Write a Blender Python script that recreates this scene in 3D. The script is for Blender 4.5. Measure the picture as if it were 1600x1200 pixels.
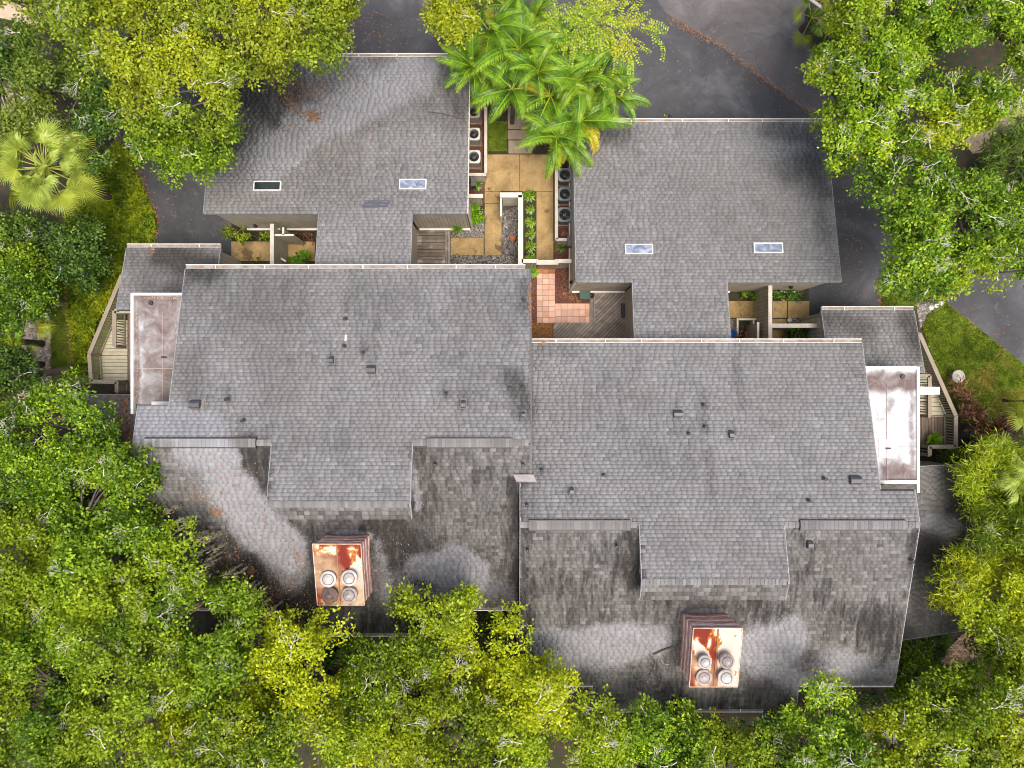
import bpy, math, random
import numpy as np
from mathutils import Vector, Matrix
random.seed(7); rng = np.random.default_rng(7)
for o in list(bpy.data.objects): bpy.data.objects.remove(o)
S = bpy.context.scene; COL = S.collection
# ------------------------------------------------------------------ camera, world, sun, exposure
H = 38.0; F = 1066.7                                   # camera height (m) and focal length (px of a 1600 px wide picture)
cd = bpy.data.cameras.new('camera'); cd.lens = 24.0; cd.sensor_width = 36.0; cd.clip_end = 500; cd.clip_start = 0.5
cam = bpy.data.objects.new('camera', cd); cam.location = (0, 0, H); COL.objects.link(cam); S.camera = cam
w = bpy.data.worlds.new('World'); S.world = w; w.use_nodes = True
nt = w.node_tree; nt.nodes.clear()
sky = nt.nodes.new('ShaderNodeTexSky'); sky.sky_type = 'NISHITA'; sky.sun_disc = False
SUN_EL, SUN_ROT = math.radians(74), math.radians(150)
sky.sun_elevation = SUN_EL; sky.sun_rotation = SUN_ROT; sky.dust_density = 6; sky.air_density = 1.0; sky.ozone_density = 0.6
bg = nt.nodes.new('ShaderNodeBackground'); bg.inputs[1].default_value = 0.15
wo = nt.nodes.new('ShaderNodeOutputWorld'); nt.links.new(sky.outputs[0], bg.inputs[0]); nt.links.new(bg.outputs[0], wo.inputs[0])
sl = bpy.data.lights.new('sun', 'SUN'); sl.energy = 1.5; sl.angle = math.radians(34); sl.color = (1.0, 0.95, 0.87)
so = bpy.data.objects.new('sun', sl); COL.objects.link(so); so.location = (0, 0, 60)
sd = Vector((math.sin(SUN_ROT) * math.cos(SUN_EL), math.cos(SUN_ROT) * math.cos(SUN_EL), math.sin(SUN_EL)))
so.rotation_euler = sd.to_track_quat('Z', 'Y').to_euler()
S.view_settings.view_transform = 'Standard'; S.view_settings.look = 'None'; S.view_settings.gamma = 1
S.cycles.filter_width = 1.0
S.view_settings.use_curve_mapping = False; S.view_settings.exposure = 0.8

# ------------------------------------------------------------------ small helpers
def W(px, py, z=0.0):
    k = (H - z) / F
    return ((px - 800) * k, -(py - 600) * k, z)
def toPx(x, y, z):
    k = F / (H - z); return 800 + x * k, 600 - y * k
def vnoise(x, y, s=1.0, seed=0):                       # cheap value noise
    x = np.asarray(x, float) / s; y = np.asarray(y, float) / s
    xi = np.floor(x).astype(np.int64); yi = np.floor(y).astype(np.int64); fx = x - xi; fy = y - yi
    fx = fx * fx * (3 - 2 * fx); fy = fy * fy * (3 - 2 * fy)
    def h(a, b):
        n = (a * 374761393 + b * 668265263 + seed * 974711) & 0x7fffffff
        n = ((n ^ (n >> 13)) * 1274126177) & 0x7fffffff
        return ((n ^ (n >> 16)) & 0xffff) / 65535.0
    return (h(xi, yi) * (1 - fx) + h(xi + 1, yi) * fx) * (1 - fy) + (h(xi, yi + 1) * (1 - fx) + h(xi + 1, yi + 1) * fx) * fy
def fbm(x, y, s, seed=0, o=4):
    r = 0; a = 0.5; t = 0
    for i in range(o): r = r + a * vnoise(x, y, s / 2 ** i, seed + i * 17); t += a; a *= 0.55
    return r / t
def inpoly(px, py, poly):
    px = np.asarray(px, float); py = np.asarray(py, float); r = np.zeros(px.shape, bool); n = len(poly)
    for i in range(n):
        x0, y0 = poly[i]; x1, y1 = poly[(i + 1) % n]
        if y0 == y1: continue
        c = ((y0 > py) != (y1 > py)) & (px < (x1 - x0) * (py - y0) / (y1 - y0) + x0); r ^= c
    return r
def segdist(px, py, x0, y0, x1, y1):
    dx, dy = x1 - x0, y1 - y0; L = dx * dx + dy * dy + 1e-9
    t = np.clip(((px - x0) * dx + (py - y0) * dy) / L, 0, 1)
    return np.hypot(px - x0 - t * dx, py - y0 - t * dy)
def polydist(px, py, poly):
    d = np.full(np.shape(px), 1e9)
    for i in range(len(poly)):
        a, b = poly[i], poly[(i + 1) % len(poly)]; d = np.minimum(d, segdist(px, py, a[0], a[1], b[0], b[1]))
    return d

def obj(name, mesh, mat=None, parent=None, **kw):
    o = bpy.data.objects.new(name, mesh); COL.objects.link(o)
    if mat is not None and len(mesh.materials) == 0: mesh.materials.append(mat)
    if parent: o.parent = parent
    for k, v in kw.items(): o[k] = v
    return o
def thing(name, label, cat, loc=(0, 0, 0), rz=0, group=None):
    o = bpy.data.objects.new(name, None); COL.objects.link(o); o.empty_display_size = 0.2
    o.location = loc; o.rotation_euler = (0, 0, rz); o['label'] = label; o['category'] = cat
    if group: o['group'] = group
    return o
def tag(o, label, cat, group=None):
    o['label'] = label; o['category'] = cat
    if group: o['group'] = group
    return o
def copy_tree(o, parent=None):
    c = o.copy(); COL.objects.link(c)
    if parent: c.parent = parent
    for ch in list(o.children): copy_tree(ch, c)
    return c
def npmesh(name, V, Q, attrs=None, tri=False, smooth=False):
    m = bpy.data.meshes.new(name); V = np.asarray(V, np.float32); Q = np.asarray(Q, np.int32)
    k = 3 if tri else 4
    m.vertices.add(len(V)); m.vertices.foreach_set('co', V.ravel())
    m.loops.add(len(Q) * k); m.loops.foreach_set('vertex_index', Q.ravel())
    m.polygons.add(len(Q)); m.polygons.foreach_set('loop_start', np.arange(len(Q), dtype=np.int32) * k)
    try: m.polygons.foreach_set('loop_total', np.full(len(Q), k, np.int32))
    except Exception: pass
    if smooth: m.polygons.foreach_set('use_smooth', np.ones(len(Q), bool))
    m.update(calc_edges=True)
    for n, a in (attrs or {}).items():
        at = m.attributes.new(n, 'FLOAT', 'POINT'); at.data.foreach_set('value', np.asarray(a, np.float32).ravel())
    return m
class MB:
    def __init__(s): s.v = []; s.f = []; s.sm = []
    def add(s, vs, fs, sm=False):
        b = len(s.v); s.v += [tuple(v) for v in vs]; s.f += [tuple(i + b for i in f) for f in fs]; s.sm += [sm] * len(fs); return s
    def box(s, x0, x1, y0, y1, z0, z1):
        return s.hexa([(x0, y0, z0), (x1, y0, z0), (x1, y1, z0), (x0, y1, z0), (x0, y0, z1), (x1, y0, z1), (x1, y1, z1), (x0, y1, z1)])
    def hexa(s, p): return s.add(p, [(3, 2, 1, 0), (4, 5, 6, 7), (0, 1, 5, 4), (1, 2, 6, 5), (2, 3, 7, 6), (3, 0, 4, 7)])
    def beam(s, a, b, wd, ht):                          # horizontal-ish beam, top centre line a-b
        a = Vector(a); b = Vector(b); d = (b - a).normalized(); sd_ = Vector((-d.y, d.x, 0))
        if sd_.length < 1e-4: sd_ = Vector((1, 0, 0))
        sd_.normalize(); up = d.cross(sd_) * -1
        if up.z < 0: up = -up
        h_ = sd_ * wd / 2; u = up * ht
        lo = [a - h_ - u, b - h_ - u, b + h_ - u, a + h_ - u]; hi = [a - h_, b - h_, b + h_, a + h_]
        return s.hexa(lo + hi)
    def cyl(s, c, r0, r1, z0, z1, n=12, cap=True):
        cx, cy = c; p0 = []; p1 = []
        for i in range(n):
            a = 2 * math.pi * i / n; p0.append((cx + r0 * math.cos(a), cy + r0 * math.sin(a), z0)); p1.append((cx + r1 * math.cos(a), cy + r1 * math.sin(a), z1))
        fs = [(i, (i + 1) % n, n + (i + 1) % n, n + i) for i in range(n)]
        b = len(s.v); s.add(p0 + p1, fs, True)
        if cap: s.f.append(tuple(b + n + i for i in range(n))); s.sm.append(False)
        return s
    def lathe(s, c, prof, n=16):
        cx, cy, cz = c; vs = []
        for r, z in prof:
            for i in range(n):
                a = 2 * math.pi * i / n; vs.append((cx + r * math.cos(a), cy + r * math.sin(a), cz + z))
        fs = [(j * n + i, j * n + (i + 1) % n, (j + 1) * n + (i + 1) % n, (j + 1) * n + i) for j in range(len(prof) - 1) for i in range(n)]
        return s.add(vs, fs, True)
    def tube(s, pts, rad, n=5):
        pts = [Vector(p) for p in pts]; vs = []; m = len(pts)
        for j, p in enumerate(pts):
            d = (pts[min(j + 1, m - 1)] - pts[max(j - 1, 0)])
            if d.length < 1e-6: d = Vector((0, 0, 1))
            d.normalize(); u = d.orthogonal().normalized(); v = d.cross(u); r = rad[j] if hasattr(rad, '__len__') else rad
            for i in range(n):
                a = 2 * math.pi * i / n; vs.append(p + u * r * math.cos(a) + v * r * math.sin(a))
        fs = [(j * n + i, j * n + (i + 1) % n, (j + 1) * n + (i + 1) % n, (j + 1) * n + i) for j in range(m - 1) for i in range(n)]
        return s.add(vs, fs, True)
    def mesh(s, name):
        m = bpy.data.meshes.new(name); m.from_pydata(s.v, [], s.f); m.polygons.foreach_set('use_smooth', s.sm); m.update(); return m
    def build(s, name, mat, parent=None, **kw): return obj(name, s.mesh(name), mat, parent, **kw)

# ------------------------------------------------------------------ materials
def newmat(name):
    m = bpy.data.materials.new(name); m.use_nodes = True; t = m.node_tree; t.nodes.clear()
    out = t.nodes.new('ShaderNodeOutputMaterial'); b = t.nodes.new('ShaderNodeBsdfPrincipled'); t.links.new(b.outputs[0], out.inputs[0])
    return m, t, b, out
def N(t, typ, **kw):
    n = t.nodes.new(typ)
    for k, v in kw.items(): setattr(n, k, v)
    return n
def L(t, a, b): t.links.new(a, b)
def geo(t):
    return N(t, 'ShaderNodeNewGeometry').outputs['Position']
def noise(t, vec, scale, detail=5, rough=0.55, dist=0, stretch=None):
    if stretch:
        mp = N(t, 'ShaderNodeMapping'); mp.inputs['Scale'].default_value = stretch; L(t, vec, mp.inputs[0]); vec = mp.outputs[0]
    n = N(t, 'ShaderNodeTexNoise'); n.inputs['Scale'].default_value = scale; n.inputs['Detail'].default_value = detail
    n.inputs['Roughness'].default_value = rough; n.inputs['Distortion'].default_value = dist; L(t, vec, n.inputs['Vector']); return n.outputs['Fac']
def ramp(t, fac, stops, interp='LINEAR'):
    r = N(t, 'ShaderNodeValToRGB'); r.color_ramp.interpolation = interp; e = r.color_ramp.elements
    while len(e) < len(stops): e.new(0.5)
    for i, (p, c) in enumerate(stops):
        e[i].position = p; e[i].color = (c, c, c, 1) if isinstance(c, (int, float)) else (*c, 1)
    L(t, fac, r.inputs[0]); return r.outputs[0]
def mix(t, fac, a, b, mode='MIX'):
    n = N(t, 'ShaderNodeMix', data_type='RGBA', blend_type=mode)
    if isinstance(fac, (int, float)): n.inputs[0].default_value = fac
    else: L(t, fac, n.inputs[0])
    for i, c in ((6, a), (7, b)):
        if isinstance(c, tuple): n.inputs[i].default_value = (*c, 1)
        else: L(t, c, n.inputs[i])
    return n.outputs[2]
def math_(t, op, a, b=None, clamp=False):
    n = N(t, 'ShaderNodeMath', operation=op); n.use_clamp = clamp
    for i, c in ((0, a), (1, b)):
        if c is None: continue
        if isinstance(c, (int, float)): n.inputs[i].default_value = c
        else: L(t, c, n.inputs[i])
    return n.outputs[0]
def attr(t, name): return N(t, 'ShaderNodeAttribute', attribute_name=name).outputs['Fac']
def bump(t, b, h, strength=0.3, dist=0.02):
    n = N(t, 'ShaderNodeBump'); n.inputs['Strength'].default_value = strength; n.inputs['Distance'].default_value = dist
    L(t, h, n.inputs['Height']); L(t, n.outputs[0], b.inputs['Normal'])
def M(name, c1, c2=None, scale=4, rough=0.8, bmp=0.0, metallic=0.0, stretch=None, tone=False, spots=None, spec=None, objrand=0.0):
    m, t, b, o = newmat(name); c2 = c2 or tuple(x * 0.75 for x in c1)
    p = geo(t); f = noise(t, p, scale, 8, 0.62, 0, stretch); c = ramp(t, f, [(0.3, c2), (0.7, c1)])
    if spots:
        f2 = noise(t, p, spots[1], 4, 0.6); c = mix(t, ramp(t, f2, [(spots[2], 0.0), (spots[2] + 0.08, 1.0)]), c, spots[0])
    if tone: c = mix(t, 1.0, c, ramp(t, attr(t, 'tone'), [(0, 0.55), (1, 1.35)]), 'MULTIPLY')
    if objrand:
        r = N(t, 'ShaderNodeObjectInfo').outputs['Random']; c = mix(t, 1.0, c, ramp(t, r, [(0, 1 - objrand), (1, 1 + objrand)]), 'MULTIPLY')
    L(t, c, b.inputs['Base Color']); b.inputs['Roughness'].default_value = rough; b.inputs['Metallic'].default_value = metallic
    if spec is not None: b.inputs['Specular IOR Level'].default_value = spec
    if bmp: bump(t, b, noise(t, p, scale * 6, 6), bmp, 0.02)
    return m

def shingle_mat(name, lo, hi, warm=(0.15, 0.13, 0.115)):
    m, t, b, o = newmat(name); p = geo(t)
    tone = attr(t, 'tone'); f = noise(t, p, 9, 8, 0.7); f2 = noise(t, p, 60, 4, 0.7); big = noise(t, p, 0.35, 5, 0.6)
    c = ramp(t, tone, [(0.0, lo), (0.5, tuple((a + b_) / 2 for a, b_ in zip(lo, hi))), (1.0, hi)])
    c = mix(t, 1.0, c, ramp(t, f, [(0.25, 0.78), (0.75, 1.2)]), 'MULTIPLY')
    c = mix(t, 1.0, c, ramp(t, f2, [(0.3, 0.7), (0.7, 1.3)]), 'MULTIPLY')
    c = mix(t, ramp(t, big, [(0.42, 0.0), (0.62, 0.35)]), c, warm)
    c = mix(t, 1.0, c, ramp(t, attr(t, 'vv'), [(0.0, 1.04), (0.66, 1.0), (0.84, 0.72), (1.0, 0.6)]), 'MULTIPLY')  # course shadow line put into the tab colour as a printed dark band
    st = noise(t, p, 1.4, 6, 0.65, 0.6, (2.4, 0.42, 1))                # water streaks running down the slope
    dk = math_(t, 'ADD', attr(t, 'dk'), math_(t, 'MULTIPLY', math_(t, 'SUBTRACT', st, 0.5), attr(t, 'stk')))
    c = mix(t, ramp(t, math_(t, 'ADD', dk, math_(t, 'MULTIPLY', math_(t, 'SUBTRACT', f, 0.5), 0.35)), [(0.08, 0.0), (0.85, 0.9)]), c, (0.026, 0.024, 0.022))
    fr = noise(t, p, 14, 8, 0.78)
    lt = math_(t, 'ADD', attr(t, 'lt'), math_(t, 'ADD', math_(t, 'MULTIPLY', math_(t, 'SUBTRACT', fr, 0.5), 1.1), math_(t, 'MULTIPLY', math_(t, 'SUBTRACT', f2, 0.5), 0.7)))
    c = mix(t, ramp(t, lt, [(0.33, 0.0), (0.66, 0.8)]), c, mix(t, tone, (0.23, 0.23, 0.243), (0.31, 0.31, 0.325)))
    L(t, c, b.inputs['Base Color']); b.inputs['Roughness'].default_value = 0.85; b.inputs['Specular IOR Level'].default_value = 0.25
    bump(t, b, f2, 0.5, 0.01); return m
MAT = {}
MAT['shingle'] = shingle_mat('asphalt_shingle', (0.165, 0.161, 0.158), (0.28, 0.275, 0.27), (0.2, 0.185, 0.172))
MAT['shingle_dark'] = shingle_mat('weathered_shingle', (0.085, 0.08, 0.076), (0.2, 0.195, 0.187), (0.115, 0.1, 0.088))
MAT['underlay'] = M('roof_underlay', (0.05, 0.05, 0.052), rough=0.9)
MAT['rolled'] = shingle_mat('rolled_roofing', (0.085, 0.085, 0.088), (0.11, 0.11, 0.115), (0.1, 0.095, 0.09))
MAT['white'] = M('white_painted_metal', (0.78, 0.77, 0.74), (0.6, 0.58, 0.54), 3, 0.45, spots=((0.35, 0.28, 0.22), 6, 0.66))
MAT['trim'] = M('cream_trim', (0.62, 0.58, 0.48), (0.5, 0.46, 0.37), 2, 0.6)
MAT['cap'] = M('wall_cap', (0.55, 0.5, 0.42), (0.4, 0.36, 0.3), 2.5, 0.7, spots=((0.28, 0.24, 0.19), 8, 0.66))
MAT['dripedge'] = M('drip_edge', (0.3, 0.3, 0.31), (0.17, 0.17, 0.17), 4, 0.5)
def siding():
    m, t, b, o = newmat('grooved_siding'); p = geo(t)
    sx = N(t, 'ShaderNodeSeparateXYZ'); L(t, p, sx.inputs[0])
    s = math_(t, 'ADD', sx.outputs[0], sx.outputs[1]); fr = math_(t, 'FRACT', math_(t, 'MULTIPLY', s, 5.0))
    g = ramp(t, fr, [(0.0, 0.0), (0.08, 1.0), (0.92, 1.0), (1.0, 0.0)])
    c = ramp(t, noise(t, p, 1.5, 6, 0.6), [(0.3, (0.33, 0.29, 0.22)), (0.7, (0.46, 0.42, 0.33))])
    L(t, mix(t, 1.0, c, ramp(t, g, [(0, 0.6), (1, 1.0)]), 'MULTIPLY'), b.inputs['Base Color']); b.inputs['Roughness'].default_value = 0.75
    bump(t, b, g, 0.8, 0.03); return m
MAT['siding'] = siding()
def asphalt(name, a, bb, pale):
    m, t, b, o = newmat(name); p = geo(t)
    c = ramp(t, noise(t, p, 0.28, 8, 0.62, 0.6), [(0.3, a), (0.55, bb), (0.75, pale)])
    c = mix(t, 1.0, c, ramp(t, noise(t, p, 45, 4, 0.7), [(0.3, 0.72), (0.7, 1.3)]), 'MULTIPLY')
    c = mix(t, ramp(t, noise(t, p, 2.2, 10, 0.75), [(0.56, 0.0), (0.72, 0.6)]), c, pale)
    wp = N(t, 'ShaderNodeVectorMath', operation='ADD'); L(t, p, wp.inputs[0]); nn = N(t, 'ShaderNodeTexNoise'); nn.inputs['Scale'].default_value = 1.1; nn.inputs['Detail'].default_value = 6; L(t, p, nn.inputs['Vector']); L(t, nn.outputs['Color'], wp.inputs[1])
    vo = N(t, 'ShaderNodeTexVoronoi', feature='DISTANCE_TO_EDGE'); vo.inputs['Scale'].default_value = .32; L(t, wp.outputs[0], vo.inputs['Vector']); c = mix(t, ramp(t, vo.outputs['Distance'], [(0.0, .45), (0.006, 0.0)]), c, (.015, .015, .017))
    L(t, c, b.inputs['Base Color']); b.inputs['Roughness'].default_value = 0.75; bump(t, b, noise(t, p, 60, 3), 0.5, 0.01); return m
MAT['asphalt'] = asphalt('asphalt', (0.02, 0.02, 0.023), (0.05, 0.051, 0.056), (0.13, 0.13, 0.14))
MAT['asphalt_worn'] = asphalt('worn_asphalt', (0.05, 0.046, 0.047), (0.095, 0.087, 0.087), (0.17, 0.162, 0.16))
MAT['soil'] = M('leafy_soil', (0.06, 0.04, 0.022), (0.016, 0.014, 0.008), 1.3, 0.95, 0.6, spots=((0.02, 0.035, 0.008), 2.2, 0.5))
MAT['lawn_soil'] = M('turf_soil', (0.12, 0.13, 0.035), (0.06, 0.07, 0.02), 2.5, 0.95, 0.6, spots=((0.18, 0.12, 0.05), 1.5, 0.6))
MAT['mulch_red'] = M('red_mulch', (0.2, 0.075, 0.05), (0.05, 0.02, 0.016), 9, 0.9, 0.8, spots=((0.3, 0.2, 0.17), 14, 0.68))
MAT['mulch_orange'] = M('straw_mulch', (0.36, 0.17, 0.045), (0.1, 0.04, 0.012), 8, 0.9, 0.8)
MAT['gravel_bed'] = M('gravel_bed', (0.09, 0.08, 0.07), (0.03, 0.027, 0.025), 10, 0.9, 0.6)
MAT['gravel'] = M('mixed_gravel', (0.3, 0.27, 0.24), (0.05, 0.045, 0.045), 7, 0.8, tone=True, spots=((0.6, 0.56, 0.5), 9, 0.62))
MAT['pebble'] = M('pale_river_stone', (0.7, 0.58, 0.48), (0.3, 0.22, 0.17), 5, 0.8, tone=True)
MAT['aggregate'] = M('yellow_exposed_aggregate', (0.4, 0.28, 0.12), (0.23, 0.15, 0.06), 1.6, 0.85, 0.5, spots=((0.13, 0.085, 0.035), 0.9, 0.57))
m_ = MAT['aggregate']; t_ = m_.node_tree
b_ = [n for n in t_.nodes if n.type == 'BSDF_PRINCIPLED'][0]; src = b_.inputs['Base Color'].links[0].from_socket
L(t_, mix(t_, 1.0, src, ramp(t_, noise(t_, geo(t_), 28, 3, 0.8), [(0.3, 0.5), (0.7, 1.5)]), 'MULTIPLY'), b_.inputs['Base Color'])
MAT['concrete'] = M('tan_concrete', (0.33, 0.26, 0.19), (0.2, 0.155, 0.11), 2, 0.85, 0.3)
MAT['terracotta_paver'] = M('terracotta_paver', (0.66, 0.42, 0.32), (0.55, 0.3, 0.2), 2.5, 0.7, 0.15, objrand=0.18, spots=((0.55, 0.38, 0.3), 3, 0.55))
MAT['brick_orange'] = M('orange_brick', (0.45, 0.2, 0.07), (0.32, 0.13, 0.05), 6, 0.8, 0.2, objrand=0.2)
MAT['brick_tan'] = M('tan_brick', (0.36, 0.24, 0.15), (0.25, 0.15, 0.09), 5, 0.8, 0.2, tone=True)
MAT['deck_grey'] = M('weathered_grey_plank', (0.34, 0.29, 0.25), (0.15, 0.12, 0.1), 3, 0.7, 0.3, stretch=(1, 1, 1), objrand=0.22)
MAT['deck_brown'] = M('brown_plank', (0.24, 0.17, 0.12), (0.13, 0.09, 0.065), 3, 0.7, 0.3, stretch=(6, .6, 1), objrand=0.2)
MAT['deck_dark'] = M('mossy_plank', (0.19, 0.155, 0.115), (0.1, 0.08, 0.055), 3, 0.7, 0.3, objrand=0.25, spots=((0.3, 0.28, 0.27), 1.2, 0.56))
MAT['deck_cream'] = M('cream_plank', (0.5, 0.46, 0.33), (0.4, 0.36, 0.24), 2, 0.7, 0.2, objrand=0.08)
MAT['rail'] = M('taupe_rail', (0.27, 0.225, 0.165), (0.2, 0.165, 0.12), 2, 0.7, 0.15)
MAT['rail_light'] = M('tan_baluster', (0.38, 0.34, 0.25), (0.28, 0.25, 0.18), 2, 0.7)
MAT['black'] = M('black_metal', (0.025, 0.025, 0.028), (0.012, 0.012, 0.013), 5, 0.5)
MAT['ac_white'] = M('white_cabinet', (0.62, 0.6, 0.55), (0.5, 0.48, 0.44), 6, 0.5)
MAT['ac_tan'] = M('beige_cabinet', (0.38, 0.35, 0.3), (0.28, 0.26, 0.22), 6, 0.5)
MAT['ac_green'] = M('grey_green_cabinet', (0.17, 0.2, 0.2), (0.11, 0.13, 0.13), 6, 0.5)
MAT['steel'] = M('brushed_steel', (0.45, 0.46, 0.48), (0.3, 0.3, 0.32), 8, 0.35, metallic=0.7)
MAT['dark_steel'] = M('dark_steel', (0.05, 0.052, 0.056), (0.03, 0.03, 0.033), 8, 0.45, metallic=0.4)
MAT['pipe'] = M('grey_pipe', (0.12, 0.12, 0.125), (0.06, 0.06, 0.062), 8, 0.6)
MAT['vent'] = M('galvanised_vent', (0.085, 0.09, 0.1), (0.05, 0.052, 0.058), 8, 0.45, metallic=0.2)
MAT['terracotta'] = M('terracotta_pot', (0.5, 0.15, 0.07), (0.38, 0.11, 0.05), 6, 0.7)
MAT['ceramic'] = M('white_ceramic', (0.55, 0.53, 0.5), (0.4, 0.38, 0.35), 6, 0.4)
MAT['blue'] = M('blue_plastic', (0.02, 0.14, 0.42), (0.012, 0.08, 0.25), 5, 0.5)
MAT['green_plastic'] = M('dark_green_plastic', (0.015, 0.07, 0.045), (0.01, 0.045, 0.03), 5, 0.5)
MAT['stone'] = M('grey_stone', (0.42, 0.38, 0.34), (0.28, 0.25, 0.22), 6, 0.8, 0.4)
MAT['maroon'] = M('maroon_roof', (0.11, 0.03, 0.03), (0.06, 0.02, 0.02), 3, 0.7)
MAT['litter'] = M('orange_leaf_litter', (0.42, 0.21, 0.09), (0.15, 0.07, 0.035), 3, 0.85, tone=True)
MAT['litter_pale'] = M('pale_leaf_litter', (0.5, 0.4, 0.26), (0.24, 0.16, 0.1), 3, 0.85, tone=True)
MAT['twig'] = M('pale_twig_bark', (0.68, 0.65, 0.62), (0.4, 0.36, 0.33), 4, 0.85)
MAT['bark'] = M('brown_bark', (0.1, 0.08, 0.06), (0.045, 0.035, 0.027), 5, 0.9, 0.6, stretch=(1, 1, .3))
MAT['post_wood'] = M('mossy_trunk', (0.28, 0.22, 0.15), (0.15, 0.12, 0.07), 4, 0.9, 0.5)
def glass_mat():
    m, t, b, o = newmat('skylight_glass'); p = geo(t)
    c = ramp(t, noise(t, p, 1.8, 3, 0.5, 1.5), [(0.3, (0.09, 0.11, 0.16)), (0.5, (0.17, 0.2, 0.27)), (0.7, (0.34, 0.37, 0.43))])
    L(t, c, b.inputs['Base Color']); b.inputs['Roughness'].default_value = 0.12; return m
MAT['glass'] = glass_mat()
MAT['glass_dark'] = M('dark_skylight_glass', (0.04, 0.05, 0.05), (0.015, 0.018, 0.018), 1.5, 0.1)
def rust_top(name, seed, whiteness):
    m, t, b, o = newmat(name); p = geo(t)
    f = noise(t, p, 2.3, 9, 0.7, 0.9)
    g = attr(t, 'rust'); f = math_(t, 'ADD', f, math_(t, 'MULTIPLY', math_(t, 'SUBTRACT', g, 0.5), 0.55))
    c = ramp(t, f, [(0.30, (0.46, 0.4, 0.34)), (0.38, (0.56, 0.49, 0.42)), (0.44, (0.6, 0.52, 0.4)), (0.485, (0.46, 0.24, 0.07)), (0.53, (0.34, 0.12, 0.025)), (0.6, (0.24, 0.045, 0.018)), (0.75, (0.15, 0.022, 0.015))])
    c = mix(t, ramp(t, attr(t, 'soot'), [(0.1, 0.0), (1.0, 0.85)]), c, ramp(t, noise(t, p, 3, 6, 0.6), [(0.3, (0.24, 0.17, 0.1)), (0.7, (0.5, 0.36, 0.22))]))
    c = mix(t, ramp(t, noise(t, p, 16, 4, 0.6), [(0.62, 0.0), (0.75, 0.5)]), c, (0.3, 0.12, 0.06))
    L(t, c, b.inputs['Base Color']); b.inputs['Roughness'].default_value = 0.8; b.inputs['Specular IOR Level'].default_value = 0.15; return m
MAT['rust_a'] = rust_top('rusted_white_sheet', 0, 0.3)
def rust_side():
    m, t, b, o = newmat('streaked_rusty_sheet'); p = geo(t)
    n1 = noise(t, p, 0.8, 3, 0.5)
    sx = N(t, 'ShaderNodeSeparateXYZ'); L(t, p, sx.inputs[0])
    z = math_(t, 'ADD', math_(t, 'MULTIPLY', sx.outputs[2], 1.0), math_(t, 'MULTIPLY', n1, 0.5))
    cb = N(t, 'ShaderNodeCombineXYZ'); L(t, z, cb.inputs[2]); xx = math_(t, 'MULTIPLY', math_(t, 'ADD', sx.outputs[0], sx.outputs[1]), 0.12); L(t, xx, cb.inputs[0])
    f = noise(t, cb.outputs[0], 4.6, 2, 0.6, 0.2)
    c = ramp(t, f, [(0.3, (0.22, 0.08, 0.07)), (0.38, (0.6, 0.3, 0.24)), (0.43, (0.9, 0.78, 0.68)), (0.46, (0.5, 0.2, 0.15)), (0.5, (0.8, 0.52, 0.42)), (0.54, (0.95, 0.85, 0.76)), (0.58, (0.45, 0.18, 0.13)), (0.65, (0.75, 0.5, 0.4))])
    L(t, c, b.inputs['Base Color']); b.inputs['Roughness'].default_value = 0.6; return m
MAT['rust_side'] = rust_side()
def metal_roof(name, pinkish):
    m, t, b, o = newmat(name); p = geo(t)
    r = math_(t, 'ADD', attr(t, 'rust'), math_(t, 'MULTIPLY', math_(t, 'SUBTRACT', noise(t, p, 1.6, 10, 0.7, 0.6), 0.5), 1.5))
    c = ramp(t, r, [(0.0, (0.56, 0.56, 0.56)), (0.25, (0.4, 0.4, 0.41)), (0.45, (0.27, 0.262, 0.262)), (0.6, (0.2, 0.172, 0.168)), (0.85, (0.12, 0.082, 0.077))])
    c = mix(t, ramp(t, attr(t, 'dk'), [(0.1, 0.0), (1.0, 0.85)]), c, (0.09, 0.07, 0.06))
    c = mix(t, ramp(t, noise(t, p, 20, 4, 0.7), [(0.6, 0.0), (0.8, 0.35)]), c, (0.22, 0.12, 0.1))
    L(t, c, b.inputs['Base Color']); b.inputs['Roughness'].default_value = 0.6; b.inputs['Specular IOR Level'].default_value = 0.25
    return m
MAT['metal_roof'] = metal_roof('stained_sheet_metal', 1)
def leaf_mat(name, dark, mid, light, yellow, trans=0.35, rough=0.45):
    m, t, b, o = newmat(name)
    c = ramp(t, attr(t, 'tone'), [(0.0, dark), (0.5, mid), (1.0, light)])
    c = mix(t, attr(t, 'yel'), c, yellow)
    L(t, c, b.inputs['Base Color']); b.inputs['Roughness'].default_value = rough; b.inputs['Specular IOR Level'].default_value = 0.35
    tr = N(t, 'ShaderNodeBsdfTranslucent'); L(t, mix(t, 1.0, c, (1.25, 1.15, 0.5), 'MULTIPLY'), tr.inputs[0])
    ms = N(t, 'ShaderNodeMixShader'); ms.inputs[0].default_value = trans
    L(t, b.outputs[0], ms.inputs[1]); L(t, tr.outputs[0], ms.inputs[2]); L(t, ms.outputs[0], o.inputs[0]); return m
MAT['moss'] = leaf_mat('spanish_moss', (.4, .36, .3), (.6, .55, .46), (.75, .7, .6), (.7, .65, .5), .5, .9)
MAT['leaf_deep'] = leaf_mat('deep_green_leaf', (0.035, 0.085, 0.006), (0.14, 0.26, 0.01), (0.36, 0.5, 0.025), (0.45, 0.53, 0.015))
MAT['leaf_olive'] = leaf_mat('olive_green_leaf', (0.045, 0.08, 0.008), (0.17, 0.26, 0.014), (0.37, 0.46, 0.03), (0.48, 0.52, 0.018))
MAT['leaf_bright'] = leaf_mat('bright_green_leaf', (0.05, 0.11, 0.008), (0.21, 0.37, 0.014), (0.48, 0.62, 0.03), (0.54, 0.58, 0.02))
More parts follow.
